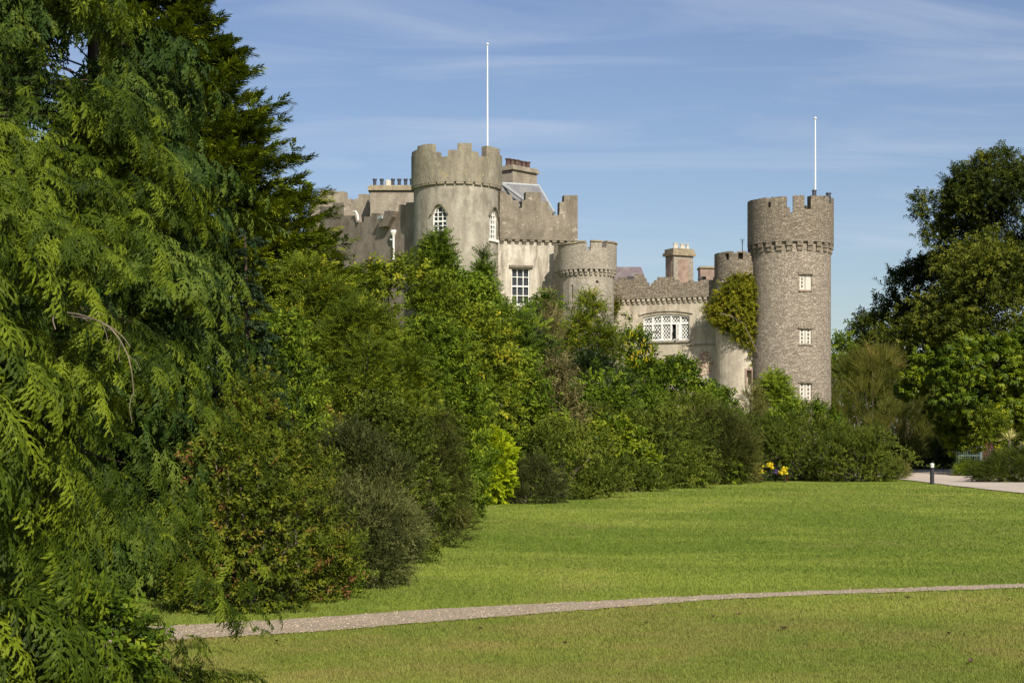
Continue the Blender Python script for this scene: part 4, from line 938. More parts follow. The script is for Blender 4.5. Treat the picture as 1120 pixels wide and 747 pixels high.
# near weeping cypress on the left, very close to the path
cx_, cy_ = -3.95, 11.6
def rf1(t): return min(1.70+1.3*t, 2.75*(1-t)**.6)*(1+.09*math.sin(t*31))
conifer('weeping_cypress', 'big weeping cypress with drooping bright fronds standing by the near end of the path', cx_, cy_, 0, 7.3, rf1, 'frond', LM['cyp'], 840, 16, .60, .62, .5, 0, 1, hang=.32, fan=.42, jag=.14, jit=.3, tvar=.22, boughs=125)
cyp = [o for o in C.objects if o.name.startswith('weeping_cypress')][0]
s = MB()
for pts, r_ in (([(80, 344, 9.5), (90, 345.5, 9.4), (104, 349, 9.3), (117, 354.5, 9.2), (128, 362, 9.15), (138, 375, 9.1), (146, 391, 9.05), (150, 410, 9.0), (152, 434, 9.0)], .0085), ([(84, 348, 9.5), (98, 349.5, 9.4), (110, 352, 9.3), (121, 356, 9.25), (131, 362, 9.2), (141, 371, 9.15), (148, 381, 9.1)], .006), ([(96, 349, 9.4), (108, 357, 9.3), (122, 362, 9.2), (130, 363, 9.2)], .004), ([(66, 340, 9.6), (64, 352, 9.55), (67, 362, 9.5)], .006), ([(150, 432, 9.), (147, 446, 9.), (150, 462, 9.)], .003), ([(117, 354, 9.2), (122, 366, 9.15), (124, 376, 9.1)], .0025), ([(138, 374, 9.1), (135, 388, 9.1), (137, 398, 9.1)], .0022), ([(104, 349, 9.3), (112, 345, 9.2), (121, 346, 9.15)], .0025), ([(146, 391, 9.05), (154, 396, 9.), (159, 406, 9.)], .002)):
    s = MB(); s.tube([(WX(a, c), c-.12, WZ(b, c)) for a, b, c in pts], [r_*.65*(1-.08*i) for i in range(len(pts))], 6); s.build('dead_branch', M['deadwood'], cyp)
conifer('weeping_cypress', 'young weeping cypress at the corner of the photo, its lit arching fronds against dark shade', WX(-75, 8.2), 8.2, 0, 3.1, lambda t: .78*(1-t)**.35+.05, 'frond', LM['cyp'], 75, 12, .85, .6, .55, 0, 2, hang=.5, fan=.5, azr=(-130, 20))
S('laurel', 'small broad-leaved laurel seedling under the front of the big weeping cypress', 112, None, 655, 75, 9.3, 'twig', 'mid', tintm=.36, dens=.9, scale=.55, seed=3, base=760)
# taller ones behind
def rf2(t): return 2.9*(1-t)**.6*(1+.08*math.sin(t*17))
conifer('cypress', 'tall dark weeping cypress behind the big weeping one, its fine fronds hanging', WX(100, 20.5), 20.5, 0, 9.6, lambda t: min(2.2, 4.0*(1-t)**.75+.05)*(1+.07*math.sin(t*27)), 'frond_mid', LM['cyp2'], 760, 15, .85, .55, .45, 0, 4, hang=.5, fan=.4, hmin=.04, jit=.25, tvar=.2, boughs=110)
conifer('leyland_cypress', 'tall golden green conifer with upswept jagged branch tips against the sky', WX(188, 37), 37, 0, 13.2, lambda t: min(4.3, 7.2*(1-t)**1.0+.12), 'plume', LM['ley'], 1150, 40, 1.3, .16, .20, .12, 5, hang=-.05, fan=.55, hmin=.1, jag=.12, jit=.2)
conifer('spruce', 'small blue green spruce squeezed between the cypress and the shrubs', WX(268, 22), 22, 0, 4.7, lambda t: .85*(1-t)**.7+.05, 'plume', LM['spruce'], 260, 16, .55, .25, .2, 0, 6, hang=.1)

# front row of the border, base line in view
S('mixed_shrub', 'tall tangled shrub with russet leaf tips beside the path end', 262, 671, 470, 120, 17, 'twig', 'rust', dens=1.0, scale=.62, seed=10, skirt=1.15, group=None)
S('mixed_shrub', 'small russet and grey shrub at the foot of the cypress', 232, 672, 585, 75, 17, 'small', 'rust', dens=1.0, scale=.7, seed=11, skirt=1.15, tintm=.62)
S('mixed_shrub', 'leafy shrub with red new leaves and shiny green ones above the dark gap', 316, 659, 462, 115, 19, 'long', 'rust', dens=1.05, scale=.55, seed=12, skirt=1.15, tintm=.55)
S('mixed_shrub', 'spreading low grey green shrub with arching twigs over the lawn edge', 374, 645, 520, 135, 21, 'fine', 'grey', dens=1.5, scale=.9, seed=13, skirt=1.15, upb=.15)
S('cotoneaster', 'rounded grey green twiggy shrub with silvery upper shoots', 396, 624, 468, 96, 24, 'fine', 'grey', dens=1.7, scale=1.0, seed=14, skirt=1.15, upb=.9, tintm=.48)
S('mixed_shrub', 'dark olive shrub with fine leaves just left of the brownish one', 428, 616, 430, 84, 27, 'small', 'olive', dens=1.2, scale=.9, seed=15, tintm=.4)
S('mixed_shrub', 'brownish twiggy shrub at the inner bend of the lawn', 474, 599, 452, 56, 32, 'fine', 'brown', dens=1.6, scale=1.0, seed=16, tintm=.35)
S('mixed_shrub', 'upright mid green shrub beside the lime green conifer', 497, 566, 405, 60, 40, 'small', 'mid', dens=1.2, scale=1.2, seed=17)
S('golden_conifer', 'bright lime green conifer glowing in the shrub border', 533, 552, 467, 44, 50, 'plume', 'lime', cat='tree', shape='column', dens=2.2, scale=.75, seed=18, nstem=1, tintm=.55)
S('mixed_shrub', 'low dark grey shrub at the foot of the border next to the lime conifer', 573, 551, 505, 62, 52, 'fine', 'grey', dens=1.8, scale=1.3, seed=19, tintm=.35)
S('mixed_shrub', 'yellow green leafy shrub above the low dark grey one', 572, None, 440, 60, 58, 'big', 'mid', dens=1.2, scale=1.0, seed=20, tintm=.65)
S('mixed_shrub', 'olive and brown rough shrub with bare patches by the lawn', 622, 546, 462, 95, 58, 'small', 'olive', dens=1.2, scale=1.5, seed=21, skirt=1.15, tintm=.55, tvar=.18)
S('mixed_shrub', 'purplish dark low shrub in front of the rough olive shrub', 640, 542, 508, 50, 60, 'fine', 'rust', dens=1.5, scale=1.5, seed=22, tintm=.2)
S('laurel', 'shrub with large shiny light leaves halfway along the border', 668, 537, 455, 72, 64, 'big', 'chest', dens=1.3, scale=1.2, seed=23, tintm=.62)
S('mixed_shrub', 'low rounded dark shrub at the lawn edge beneath the shiny leaved shrub', 690, 538, 508, 60, 64, 'small', 'olive', dens=1.2, scale=1.4, seed=24, tintm=.35)
S('mixed_shrub', 'large dome of mid green shrub between the shiny leaved shrub and the brown tinged one', 722, 534, 442, 92, 72, 'small', 'olive', dens=1.2, scale=1.7, seed=25, skirt=1.15, tintm=.5)
S('mixed_shrub', 'brown tinged shrub with a pale dry patch at its foot', 768, 530, 448, 90, 78, 'fine', 'brown', dens=1.6, scale=2.0, seed=26, skirt=1.15, tintm=.25)
S('mixed_shrub', 'bright green low shrub in front of the brown tinged shrub', 738, 532, 487, 50, 76, 'twig', 'mid', dens=1.2, scale=1.3, seed=27, tintm=.6)
S('escallonia', 'long broad dark green shrub mound in front of the rubble tower', 868, 526, 457, 170, 85, 'small', 'olive', dens=1.7, scale=1.6, seed=28, skirt=1.15, wild=.1, tintm=.42, depth=.5, nlob=110, lob=.30)
S('escallonia', 'rounded end of the shrub mound next to the drive', 938, 527, 466, 84, 86, 'small', 'olive', dens=1.2, scale=1.6, seed=29, skirt=1.15, tintm=.5)
S('mixed_shrub', 'dry straw coloured tuft between the shrub mound and the drive', 981, 524, 508, 16, 92, 'fine', 'brown', dens=1.4, scale=1.4, seed=30, tintm=.6)
S('mixed_shrub', 'dry beige flower stems left of the yellow flowers', 812, 528, 498, 28, 84, 'fine', 'brown', dens=1.2, scale=1.6, seed=31, tintm=.6)

for a_ in (
    ('low green shoots filling between the path-side shrub and the grey green spreading one', 352, 650, 585, 60, 18.6, 'long', 'mid', .55, .5),
    ('small olive bush tucked under the rounded grey green shrub', 436, 617, 560, 42, 27, 'small', 'olive', .9, .4),
    ('leafy green shrub rising behind the rounded grey green shrub', 430, None, 445, 85, 33, 'twig', 'mid', .95, .45),
    ('shrub with mixed green and reddish sprays over the grey green one', 352, None, 455, 80, 26, 'twig', 'rust', .8, .55),
    ('deep green bush behind the brownish twiggy shrub', 488, None, 425, 62, 42, 'twig', 'mid', 1.2, .38),
    ('small green bush squeezed between the lime conifer and the low dark grey shrub', 556, None, 478, 40, 56, 'twig', 'mid', 1.3, .4),
    ('bright leafy patch of shrub above the rough olive shrub', 600, None, 452, 60, 62, 'big', 'mid', 1.1, .6),
    ('olive green sprawling bush above the shiny leaved shrub', 640, None, 445, 70, 68, 'small', 'olive', 1.6, .55),
    ('dark green shrub between the shiny leaved shrub and the large mid green dome', 700, None, 462, 60, 70, 'twig', 'dark', 1.6, .5),
    ('spreading olive shrub above the brown tinged one', 752, None, 432, 90, 82, 'small', 'olive', 1.7, .5),
    ('dark shrub between the brown tinged one and the long shrub mound', 800, None, 452, 60, 88, 'small', 'olive', 1.7, .35),
    ('fresh green leafy bush at the foot of the brown tinged shrub', 790, 530, 492, 40, 79, 'twig', 'mid', 1.4, .45),
    ('tall dark shrub in the shade left of the hollow dark gap', 322, None, 395, 60, 27, 'twig', 'dark', .9, .45),
    ('russet tipped shrub against the cypress below the small spruce', 262, None, 395, 90, 20, 'small', 'rust', .75, .6)):
    S('mixed_shrub', a_[0], a_[1], a_[2], a_[3], a_[4], a_[5], a_[6], a_[7], dens=1.15, scale=a_[8], seed=200+a_[1], tintm=a_[9], skirt=1.0, wild=.32)

# second row and trees further up the bank
S('ash_tree', 'broad leafy tree with feathered leaves just right of the golden green conifer', 345, None, 288, 165, 34, 'pinnate', 'yel', cat='tree', dens=1.1, scale=.75, seed=40, tintm=.42, base=560)
S('ash_tree', 'yellowing tree with hollow dark gap under its crown', 392, None, 335, 120, 30, 'pinnate', 'yel', cat='tree', dens=1.1, scale=.62, seed=41, tintm=.38, base=470)
S('mixed_shrub', 'dense green shrub filling in left of the hollow dark gap', 297, None, 345, 105, 25, 'twig', 'mid', dens=1.2, scale=.8, seed=42, tintm=.5)
S('mixed_shrub', 'dark shady shrub behind the grey green twiggy one', 372, None, 425, 100, 36, 'twig', 'dark', dens=1.0, scale=.9, seed=43)
S('mixed_shrub', 'green shrub with yellowish shoots right of the hollow dark gap', 405, None, 418, 80, 29, 'twig', 'yel', dens=1.1, scale=.75, seed=44, tintm=.35)
S('mixed_shrub', 'bushy green shrub topped by grey shoots above the brownish shrub', 462, None, 345, 110, 38, 'twig', 'mid', dens=1.2, scale=1.05, seed=45, tintm=.48)
S('maple_tree', 'yellow green tree with a patch of yellow autumn leaves below the arched window', 428, None, 280, 120, 47, 'twig', 'yel', cat='tree', dens=1.2, scale=1.5, seed=46, tintm=.45, base=430)
S('fir_tree', 'pointed dark green tree reaching up to the arched tower window', 479, None, 257, 78, 62, 'pinnate', 'mid', wild=.06, cat='tree', dens=1.3, scale=1.1, seed=47, tintm=.42, base=420, shape='cone', nstem=1)
S('sycamore_tree', 'pale green bushy tree right of the pointed dark one', 505, None, 288, 72, 60, 'big', 'mid', cat='tree', dens=1.2, scale=1.2, seed=48, tintm=.55, base=430, shape='column')
S('maple_tree', 'golden green tree in the middle of the border above the lime conifer', 505, None, 335, 105, 54, 'twig', 'yel', cat='tree', dens=1.2, scale=1.7, seed=49, tintm=.48, base=470)
S('sycamore_tree', 'dark green tree hiding the foot of the sash window', 546, None, 332, 84, 66, 'pinnate', 'mid', cat='tree', dens=1.2, scale=1.35, seed=50, tintm=.33, base=430)
S('sycamore_tree', 'slim dark green leader tree against the roughcast tower', 529, None, 286, 46, 68, 'pinnate', 'mid', cat='tree', dens=1.3, scale=1.1, seed=51, tintm=.32, base=400, shape='cone')
S('mixed_shrub', 'dense mid green shrub above the yellow green leafy one', 545, None, 385, 95, 58, 'twig', 'mid', dens=1.2, scale=1.8, seed=52, tintm=.55)
S('mixed_shrub', 'shady dark shrub left of the bare brown climber', 578, None, 345, 50, 68, 'twig', 'dark', dens=1.2, scale=1.7, seed=53, tintm=.4)
S('dead_climber', 'tall column of brown dried climbing stems in front of the corner turret', 602, None, 338, 36, 72, 'fine', 'dead', cat='climber', shape='column', dens=1.6, scale=1.8, seed=54, tintm=.45)
S('mixed_shrub', 'low green hedge top under the sash window', 598, None, 327, 60, 84, 'twig', 'mid', dens=1.1, scale=2.0, seed=55, tintm=.4)
S('robinia_tree', 'feathery bright yellow green tree below the corner turret', 645, None, 326, 66, 76, 'pinnate', 'yel', cat='tree', dens=1.35, scale=1.3, seed=56, tintm=.46, base=410, shape='cone', nstem=1)
S('holly', 'rounded very dark holly bush below the feathery bright tree', 652, None, 378, 62, 74, 'small', 'dark', dens=1.3, scale=2.0, seed=57, tintm=.25)
S('mahonia', 'dark shrub dotted with yellow flower spikes below the turret', 692, None, 362, 52, 80, 'twig', 'mid', dens=1.1, scale=1.9, seed=58, tintm=.42)
S('mixed_shrub', 'leafy green shrub bank under the holly bush', 655, None, 415, 90, 70, 'twig', 'mid', dens=1.15, scale=1.9, seed=59, tintm=.4)
S('mixed_shrub', 'tawny green tangle below the dried climber', 605, None, 400, 62, 64, 'small', 'dead', dens=1.2, scale=1.7, seed=60, tintm=.3)
S('elder_shrub', 'dark green elder bush below the lattice window', 742, None, 397, 90, 88, 'big', 'mid', dens=1.15, scale=1.35, seed=61, tintm=.34)
S('elder_shrub', 'lower dark green elder bush reaching right under the pale wall', 782, None, 428, 60, 92, 'big', 'mid', dens=1.15, scale=1.35, seed=62, tintm=.3)
S('elder_shrub', 'dark green elder bush left of the lattice window sill', 698, None, 395, 60, 84, 'big', 'mid', dens=1.15, scale=1.3, seed=63, tintm=.36)
S('lilac_shrub', 'fresh green shrub climbing against the foot of the rubble tower', 848, None, 412, 34, 102, 'pinnate', 'mid', wild=.1, dens=1.2, scale=1.5, seed=64, tintm=.68)
S('mixed_shrub', 'low clipped green shrub under the lowest shuttered window', 880, None, 440, 72, 99, 'twig', 'mid', wild=.08, dens=1.2, scale=2.0, seed=65, tintm=.45)
S('mixed_shrub', 'thin dry shrub against the creamy bowed wall', 822, None, 424, 34, 101, 'fine', 'brown', dens=.7, scale=1.8, seed=66, tintm=.6)

# right hand side
S('beech_tree', 'small green tree peeping out behind the rubble tower', 905, None, 368, 60, 135, 'twig', 'mid', cat='tree', dens=1.1, scale=3.0, seed=70, base=440)
S('tamarisk', 'feathery olive tamarisk thicket right of the rubble tower', 955, None, 388, 105, 112, 'tama', 'tama', cat='tree', dens=1.5, scale=2.2, seed=71, upb=1.1, tintm=.5)
S('tamarisk', 'low feathery olive growth behind the end of the shrub mound', 975, None, 446, 44, 106, 'tama', 'tama', dens=1.3, scale=1.7, seed=72, upb=.8, tintm=.5)
S('oak_tree', 'dark rounded tree standing between the tamarisk and the giant oak', 992, None, 300, 112, 150, 'twig', 'oak', cat='tree', shape='spread', dens=2.2, scale=3.4, seed=73, base=425, nstem=1, tintm=.38)
S('oak_tree', 'giant spreading oak with sky showing through its crown', 1142, None, 172, 205, 140, 'twig', 'oak', cat='tree', shape='umbrella', dens=2.9, wild=.14, scale=2.5, seed=74, base=330, nstem=1, tintm=.42, lob=.19, nlob=190, gap=.84, stemr=.55, loose=.4)
S('yew_tree', 'wide dark layered tree under the giant oak', 1132, None, 270, 210, 128, 'twig', 'oak', cat='tree', shape='spread', dens=1.9, scale=2.7, seed=75, base=430, nstem=1, tintm=.58, upb=-.15)
S('chestnut_tree', 'broad low tree with large bright drooping leaves beside the drive', 1092, None, 362, 180, 100, 'whorl', 'chest', cat='tree', shape='spread', dens=1.35, scale=1.3, seed=76, base=478, nstem=1, wild=.12, upb=-.3, tintm=.48)
S('spotted_laurel', 'yellow green laurel between the big leaved tree and the spiky plant', 1082, None, 446, 30, 95, 'twig', 'yel', dens=1.2, scale=1.8, seed=77, tintm=.42, base=492)
S('mixed_shrub', 'olive shrub behind the spiky variegated plant', 1122, None, 452, 50, 100, 'small', 'olive', dens=1.2, scale=2.0, seed=78, tintm=.6)
S('cypress_hedge', 'low spreading dark evergreen mound on the far side of the drive', 1122, 528, 494, 88, 88, 'fine', 'hedge', cat='hedge', skirt=1.4, dens=2.8, scale=1.7, seed=79, tintm=.55, depth=.6)
S('mixed_shrub', 'little pale green plant at the tip of the evergreen mound', 1062, 521, 508, 24, 92, 'fine', 'mid', dens=1.2, scale=1.4, seed=80, tintm=.6)
S('yew_hedge', 'clipped black green hedge in deep shade left of the gate', 1004, 513.5, 484, 66, 112, 'small', 'hedge', cat='hedge', skirt=1.3, dens=1.8, scale=2.2, seed=81, tintm=.15, depth=.5)
for i, (px, top, w, Y, mt) in enumerate(((1010, 400, 130, 175, 'oak'), (1090, 380, 150, 185, 'oak'), (930, 395, 80, 190, 'mid'))):
    S('woodland_tree', ['shaded tree deep behind the gate', 'shaded woodland tree filling in behind the big leaved tree', 'distant pale tree low behind the tamarisk'][i], px, None, top, w, Y, 'twig', mt, cat='tree', dens=1.0, scale=4.5, seed=85+i, tintm=.3)

# ivy on the bowed turret and the tower
rg = np.random.default_rng(77); e = empty('ivy', (WX(815, 107), 107.0, tz(15, 107)), 'thick yellow green ivy growing over the bowed turret beside the rubble tower', 'ivy')
cl = [(814, 322, 20, 1.0), (801, 331, 17, .85), (829, 322, 15, .9), (789, 340, 12, .7), (815, 344, 20, 1.0), (832, 345, 14, .9), (826, 362, 15, .9), (812, 360, 10, .7), (829, 378, 13, .8), (833, 393, 10, .7), (836, 407, 9, .65), (839, 420, 9, .6), (806, 314, 11, .7), (824, 311, 11, .7), (842, 330, 8, .5), (842, 350, 7, .45), (840, 368, 7, .45), (783, 336, 6, .5), (843, 388, 6, .4), (796, 352, 7, .5)]
P = []; U = []
for px, py, w, th in cl:
    w *= 1.12; th *= 1.1
    r_ = w/F*107; n_ = int(330*r_*r_+60)
    v = nrmz(rg.normal(0, 1, (n_, 3))); v[:, 1] = -np.abs(v[:, 1]); rr_ = rg.uniform(.5, 1.0, n_)+np.where(rg.random(n_) < .2, rg.uniform(0, .45, n_), 0)
    k = (px-812)/30.; yb = 109.2-(.93*30.5/F*109.2)*math.sqrt(max(0, 1-k*k)) if abs(k) < 1 else 107.3
    yb = max(yb, 107.2)
    P.append(np.stack([WX(px, 107)+v[:, 0]*r_*rr_, yb+.25+v[:, 1]*th*rr_, WZ(py, 107)+v[:, 2]*r_*rr_], 1)); U.append(v)
Pc = P; P = np.concatenate(P); U = np.concatenate(U); n_ = len(P)
put('leaves', 'twig', P, nrmz(U*.6+rg.normal(0, .5, (n_, 3))), nrmz(U+np.array([0, -.6, .8])), rg.uniform(1.0, 1.8, n_), rg.normal(.52, .16, n_)+np.repeat(rg.normal(0, .08, len(cl)), [len(q_) for q_ in Pc]), LM['ivy'], e)
s = MB()
for pts in ([(845, 440), (838, 410), (826, 380), (812, 352), (800, 338)], [(836, 436), (834, 400), (836, 366), (830, 340)], [(816, 356), (800, 346), (788, 343)]):
    s.tube([(WX(x, 106.75), 106.75, WZ(y, 106.75)) for x, y in pts], [.06, .055, .045, .04, .03][:len(pts)], 6)
s.build('stem', M['bark'], e)
e = empty('ivy', (WX(673, 110.5), 110.5, 4.5), 'small dark ivy patch in the corner between the turret and the lattice window range', 'ivy')
n_ = 160; P = np.stack([WX(674.5, 111.6)+rg.normal(0, .16, n_), 111.9+rg.normal(0, .1, n_), WZ(335, 111.6)+rg.normal(0, .42, n_)], 1); U = np.tile([0, -1., .4], (n_, 1))+rg.normal(0, .5, (n_, 3))
put('leaves', 'small', P, U, U+np.array([0, 0, .6]), rg.uniform(1, 1.8, n_), rg.normal(.4, .12, n_), LM['ivy'], e)
# spiky variegated plant
TP['blades'] = [T_blades(26, .95, .06, np.random.default_rng(2)) for _ in range(2)]
LM['varieg'] = leaf_mat('cream_striped_blades', [(.22, .26, .05), (.50, .48, .15), (.68, .62, .30)], .2)
for px, py, Y, sc_, lb in ((1104, 481, 89.5, 1.15, 'spiky cream and yellow bladed plant above the evergreen mound'), (1121, 488, 89.5, .8, 'smaller spiky bladed plant beside the cream one')):
    x = WX(px, Y); zb = tz(x, Y); e = empty('spiky_plant', (x, Y, zb), lb, 'plant')
    put('leaves', 'blades', np.array([[x, Y, WZ(py, Y)]]*2), np.array([[0, 0, 1.], [.1, 0, 1.]]), np.array([[0, -1., 0], [-1., 0, 0]]), np.array([sc_, sc_*.9]), np.array([.5, .6]), LM['varieg'], e, .2)
    s = MB(); s.tube([(x, Y, zb-.05), (x, Y, WZ(py, Y)+.05)], [.09, .07], 7); s.build('stem', M['bark'], e)
# mahonia spikes: yellow flowers as a part of that shrub
LM['petal'] = leaf_mat('yellow_petals', [(.6, .42, .01), (.8, .62, .02), (.88, .74, .05)], .2)
LM['petalred'] = leaf_mat('dark_red_petals', [(.12, .01, .01), (.25, .02, .02), (.35, .05, .03)], .2)
LM['petalblue'] = leaf_mat('violet_petals', [(.06, .03, .14), (.10, .05, .22), (.16, .09, .3)], .2)
mh = [o for o in C.objects if o.name == 'mahonia'][0]
rg = np.random.default_rng(5); P = []; 
for px, py in ((683, 372), (686, 378), (690, 391), (678, 382), (700, 388), (706, 393), (694, 400), (711, 385), (689, 368), (704, 378)):
    n_ = 9; Y = 78.4; P.append(np.stack([WX(px, Y)+rg.normal(0, .1, n_), Y+rg.normal(0, .1, n_), WZ(py, Y)+rg.normal(0, .14, n_)], 1))
P = np.concatenate(P); n_ = len(P); U = np.tile([0, -.6, 1.], (n_, 1))+rg.normal(0, .4, (n_, 3)); put('flowers', 'small', P, U, np.tile([0, -1., .3], (n_, 1)), rg.uniform(.35, .7, n_), rg.normal(.4, .15, n_), LM['petal'], mh)
# flower clumps at the edge of the lawn
def flowers(px, py, Y, w, mat, label, nn_=26, top=.55, sc_=.8):
    x = WX(px, Y); zb = tz(x, Y); e = empty('flower_clump', (x, Y, zb), label, 'flowers', 'bedding flowers at the lawn edge')
    rx = w/2/F*Y; n_ = 60; P = np.stack([x+rg.normal(0, rx*.55, n_), Y+rg.normal(0, rx*.4, n_), zb+rg.uniform(.05, top*.75, n_)], 1); U = np.tile([0, -.4, 1.], (n_, 1))+rg.normal(0, .5, (n_, 3))
    put('leaves', 'small', P, U, np.tile([0, -1., .5], (n_, 1)), rg.uniform(.7, 1.3, n_), rg.normal(.4, .15, n_), LM['dark'], e)
    P = np.stack([x+rg.normal(0, rx*.45, nn_), Y-.3+rg.normal(0, rx*.35, nn_), zb+top+rg.normal(0, .09, nn_)], 1); U = np.tile([0, -.8, .6], (nn_, 1))+rg.normal(0, .3, (nn_, 3))
    put('blooms', 'whorl', P, rg.normal(0, 1, (nn_, 3)), U, rg.uniform(.4, .7, nn_)*sc_, rg.normal(.5, .2, nn_), LM[mat], e)
    s = MB()
    for i in range(5): s.tube([(x+rg.normal(0, .05), Y, zb-.03), (x+rg.normal(0, rx*.4), Y-.05, zb+top)], .008, 4)
    s.build('stems', M['bark'], e)
yy = ground(842, 527)[1]
flowers(829, 0, yy, 13, 'petal', 'clump of yellow flowers at the end nearest the dry beige stems', 30, .55)
flowers(840.5, 0, yy+.8, 10, 'petal', 'middle and tallest clump of yellow flowers by the lawn', 26, .85)
flowers(856, 0, yy, 13, 'petal', 'clump of yellow flowers at the end nearest the rubble tower', 28, .55)
flowers(848, 0, yy+.3, 7, 'petalblue', 'small violet flower clump between two yellow clumps', 14, .5, .6)
flowers(833, 0, yy-.25, 9, 'petalred', 'dark red flowers below the yellow clump nearest the dry beige stems', 7, .25, .35)
flowers(859, 0, yy-.25, 9, 'petalred', 'dark red flowers below the yellow clump nearest the rubble tower', 7, .25, .35)

# ------------------------------------------------------------------ bollard, gate, wall, lantern
x, y = ground(1019.5, 529.8); e = empty('bollard', (x, y, tz(x, y)), 'black bollard light with a pale cap at the edge of the drive', 'bollard')
zb = tz(x, y); s = MB(); s.lathe(x, y, [(.10, zb-.03), (.10, zb+.76), (.12, zb+.765), (.12, zb+.82), (.095, zb+.825)], 16); s.build('post', M['black'], e)
s = MB(); s.lathe(x, y, [(.085, zb+.828), (.085, zb+.93), (.10, zb+.94), (.11, zb+.99), (.03, zb+1.03)], 16); s.build('cap', plain('frosted_lamp_cap', (.62, .64, .62), .4), e)
M['gate'] = plain('grey_green_gate_paint', (.09, .135, .125), .5)
def gate(px0, px1, pyt, Y, label):
    x0, x1 = WX(px0, Y), WX(px1, Y); zb = tz(x0, Y); zt = zb+1.55; e = empty('gate', ((x0+x1)/2, Y, zb), label, 'gate')
    for x in (x0, x1): s = MB(); s.box(x-.07, x+.07, Y-.07, Y+.07, zb-.05, zt+.18); s.lathe(x, Y, [(.09, zt+.183), (.05, zt+.26)], 8); s.build('gate_post', M['gate'], e)
    s = MB()
    for z in (zb+.12, zb+.62, zt-.08): s.box(x0+.073, x1-.073, Y-.03, Y+.03, z, z+.07)
    s.build('rail', M['gate'], e)
    k = int((x1-x0)/.16); s = MB()
    for i in range(1, k): xx = x0+(x1-x0)*i/k; s.tube([(xx, Y-.045, zb+.1), (xx, Y-.045, zt+.08)], .018, 6)
    s.build('pickets', M['gate'], e)
gate(1039, 1073, 488, 121, 'grey green iron gate in the shade at the end of the drive')
Y = 121.5; x0, x1 = WX(1073.5, Y), WX(1089, Y); zb = tz(x0, Y); e = empty('hut', ((x0+x1)/2, Y+1, zb), 'small dark red wooden hut behind the gate post', 'hut')
M['hutred'] = plain('dark_red_boards', (.10, .025, .022), .7); s = MB(); s.box(x0, x1, Y, Y+2, zb-.05, zb+2.0); 
for i in range(9): s.box(x0-.01, x1+.01, Y-.02, Y-.002, zb+.02+i*.22, zb+.2+i*.22)
s.build('wall', M['hutred'], e); s = MB(); s.poly([(x0-.15, Y-.15, zb+2.0), (x1+.15, Y-.15, zb+2.0), ((x0+x1)/2, Y-.15, zb+2.6)], (0, 2.3, 0)); s.build('roof', M['slate2'], e)
Y = 97.; x = WX(963.5, Y); zb = tz(x, Y); e = empty('bird_house', (x, Y, zb), 'small grey weathered bird house on a post behind the shrub mound', 'bird house')
s = MB(); s.box(x-.05, x+.05, Y-.05, Y+.05, zb-.05, WZ(484, Y)); s.build('post', M['bark'], e)
s = MB(); z0, z1 = WZ(484, Y)+.003, WZ(475.5, Y); s.box(x-.24, x+.24, Y-.2, Y+.2, z0, z1); hb = s.build('box', M['deadwood'], e); c = MB(); c.tube([(x, Y-.5, (z0+z1)/2-.03), (x, Y+.1, (z0+z1)/2-.03)], .13, 12); cut(hb, c)
s = MB(); s.poly([(x-.3, Y-.25, z1+.003), (x+.3, Y-.25, z1+.003), (x, Y-.25, z1+.22)], (0, .5, 0)); s.build('roof', M['deadwood'], e)

# ------------------------------------------------------------------ grass blades, gravel stones, small things on the lawn
rg = np.random.default_rng(21)
def scatter(n_, y0, y1, pw=1.0):
    u = rg.uniform(0, 1, n_); y = (y0**(1-pw)+(y1**(1-pw)-y0**(1-pw))*u)**(1/(1-pw)) if pw != 1 else y0*(y1/y0)**u
    x = rg.uniform(-.36, .60, n_)*y; return x, y
def tzv(x, y):
    i = np.clip(np.searchsorted(GX, x)-1, 0, len(GX)-2); j = np.clip(np.searchsorted(GY, y)-1, 0, len(GY)-2)
    u = (x-GX[i])/(GX[i+1]-GX[i]); v = (y-GY[j])/(GY[j+1]-GY[j])
    return (GZ[j, i]*(1-u)+GZ[j, i+1]*u)*(1-v)+(GZ[j+1, i]*(1-u)+GZ[j+1, i+1]*u)*v
tX = np.array([p[0] for p in PT]); tY = np.array([p[1] for p in PT]); bX = np.array([p[0] for p in PB]); bY = np.array([p[1] for p in PB])
def on_path(x, y): return (y < np.interp(x, tX, tY)-.03) & (y > np.interp(x, bX, bY)+.03)
n_ = 1150000; x, y = scatter(n_, 10.8, 80, 1.75)
edge = np.minimum(np.abs(y-np.interp(x, tX, tY)), np.abs(y-np.interp(x, bX, bY))); kk = ~on_path(x, y) | (rg.random(n_) < np.exp(-edge/.045)*.55)
x, y = x[kk], y[kk]; n_ = len(x); z = tzv(x, y)
a = rg.uniform(0, 2*math.pi, n_); h = rg.uniform(.008, .026, n_)*(1+np.minimum(y-11, 30)*.025); w = .0026*(y/12)**1.15; ln = rg.uniform(0, 1.1, n_)*h; b_ = rg.uniform(0, 2*math.pi, n_)
V = np.stack([np.stack([x-np.cos(a)*w, y-np.sin(a)*w, z], 1), np.stack([x+np.cos(a)*w, y+np.sin(a)*w, z], 1), np.stack([x+np.cos(b_)*ln, y+np.sin(b_)*ln, z+h], 1)], 1).reshape(-1, 3)
g = rawmesh('grass', V, rg.beta(1.5, 3.5, n_), M['blade'], None, 3); tag(g, 'short mown grass blades on the near lawn', None, None, 'stuff')
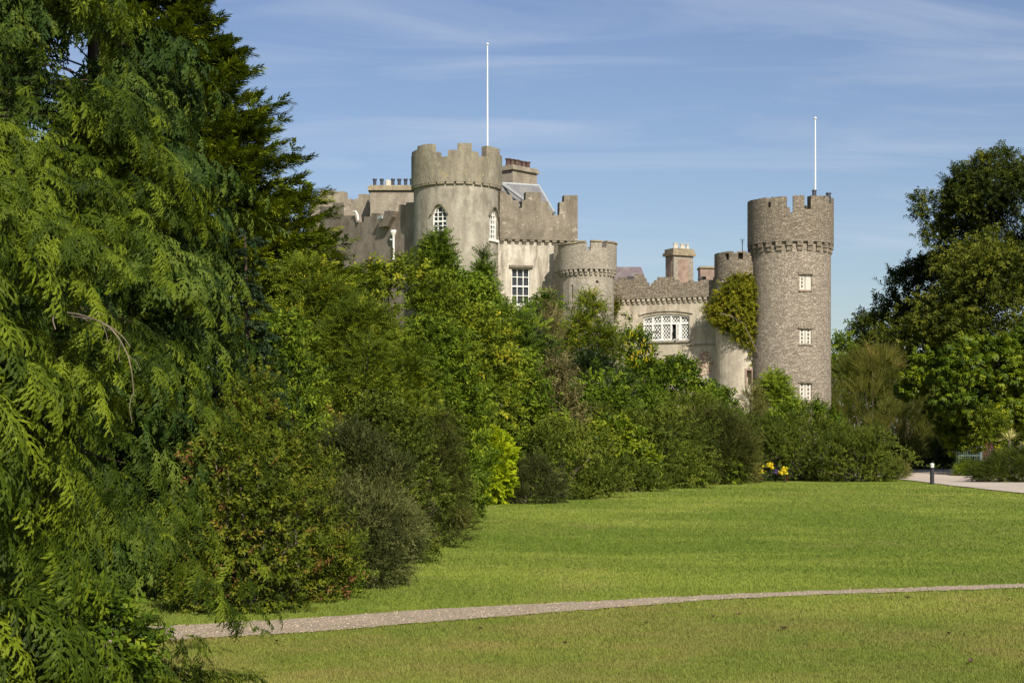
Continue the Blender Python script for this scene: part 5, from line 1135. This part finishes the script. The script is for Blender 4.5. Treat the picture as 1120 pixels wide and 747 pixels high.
# stones
n_ = 34000; x, y = scatter(n_, 12, 26, 1.2); kk = (y < np.interp(x, tX, tY)+.04) & (y > np.interp(x, bX, bY)-.04); x, y = x[kk], y[kk]; n_ = len(x); z = tzv(x, y)+.010
r_ = rg.uniform(.005, .015, n_); Q = []
oc = np.array([[1, 0, 0], [0, 1, 0], [0, 0, 1], [-1, 0, 0], [0, 1, 0], [0, 0, 1], [1, 0, 0], [0, -1, 0], [0, 0, 1], [-1, 0, 0], [0, -1, 0], [0, 0, 1]], float)
an = rg.uniform(0, 6.28, n_); ca, sa = np.cos(an), np.sin(an); sx = rg.uniform(.7, 1.4, (n_, 1)); P = oc[None]*np.stack([r_, r_*.8, r_*.6], 1)[:, None]
V = np.stack([P[..., 0]*ca[:, None]-P[..., 1]*sa[:, None]+x[:, None], P[..., 0]*sa[:, None]+P[..., 1]*ca[:, None]+y[:, None], P[..., 2]+z[:, None]], -1).reshape(-1, 3)
M['stone'] = leaf_mat('small_path_stones', [(.20, .155, .11), (.36, .285, .20), (.46, .38, .28)], 0, .9)
g = rawmesh('gravel', V, np.repeat(rg.uniform(0, 1, n_), 4), M['stone'], None, 3); tag(g, 'loose small stones on the narrow path', None, None, 'stuff')
# curled dead leaves on the lawn
M['dry'] = plain('curled_dry_leaf', (.10, .06, .03), .8)
for px, py, lb in ((1061, 727, 'brown curled leaf lying lowest on the lawn'), (1038, 696, 'brown leaf on the lawn above the lowest one'), (808, 674, 'dark curled leaf lying just below the gravel path'), (857, 690, 'pale tan leaf on the dry patch of lawn'), (525, 690, 'dark leaf on the lawn near the cypress shadow'), (618, 706, 'small reddish leaf on the brownish grass'), (780, 677, 'tiny dark leaf left of the one below the path'), (303, 704, 'small dark leaf just below the gravel path by the cypress shadow'), (992, 656, 'tiny leaf close to the far end of the path'), (706, 684, 'dry leaf in the middle of the near lawn')):
    x, y = ground(px, py); z = tz(x, y)+.02; a = px*.7; r_ = .035 if px > 850 else .025
    s = MB(); c_, s_ = math.cos(a), math.sin(a); f = lambda u, v, h_: (x+(u*c_-v*s_)*r_, y+(u*s_+v*c_)*r_, z+h_*r_)
    s.add([f(-1.2, 0, .3), f(-.4, .6, .9), f(.5, .55, .6), f(1.3, 0, .9), f(.5, -.55, .7), f(-.4, -.6, .3), f(0, 0, 0), f(0, 0, -.12)], [(0, 1, 6), (1, 2, 6), (2, 3, 6), (3, 4, 6), (4, 5, 6), (5, 0, 6), (1, 0, 7), (2, 1, 7), (3, 2, 7), (4, 3, 7), (5, 4, 7), (0, 5, 7)])
    o = s.build('fallen_leaf', M['dry'], None, (x, y, z-.02)); tag(o, lb, 'leaf', 'fallen leaves on the lawn')
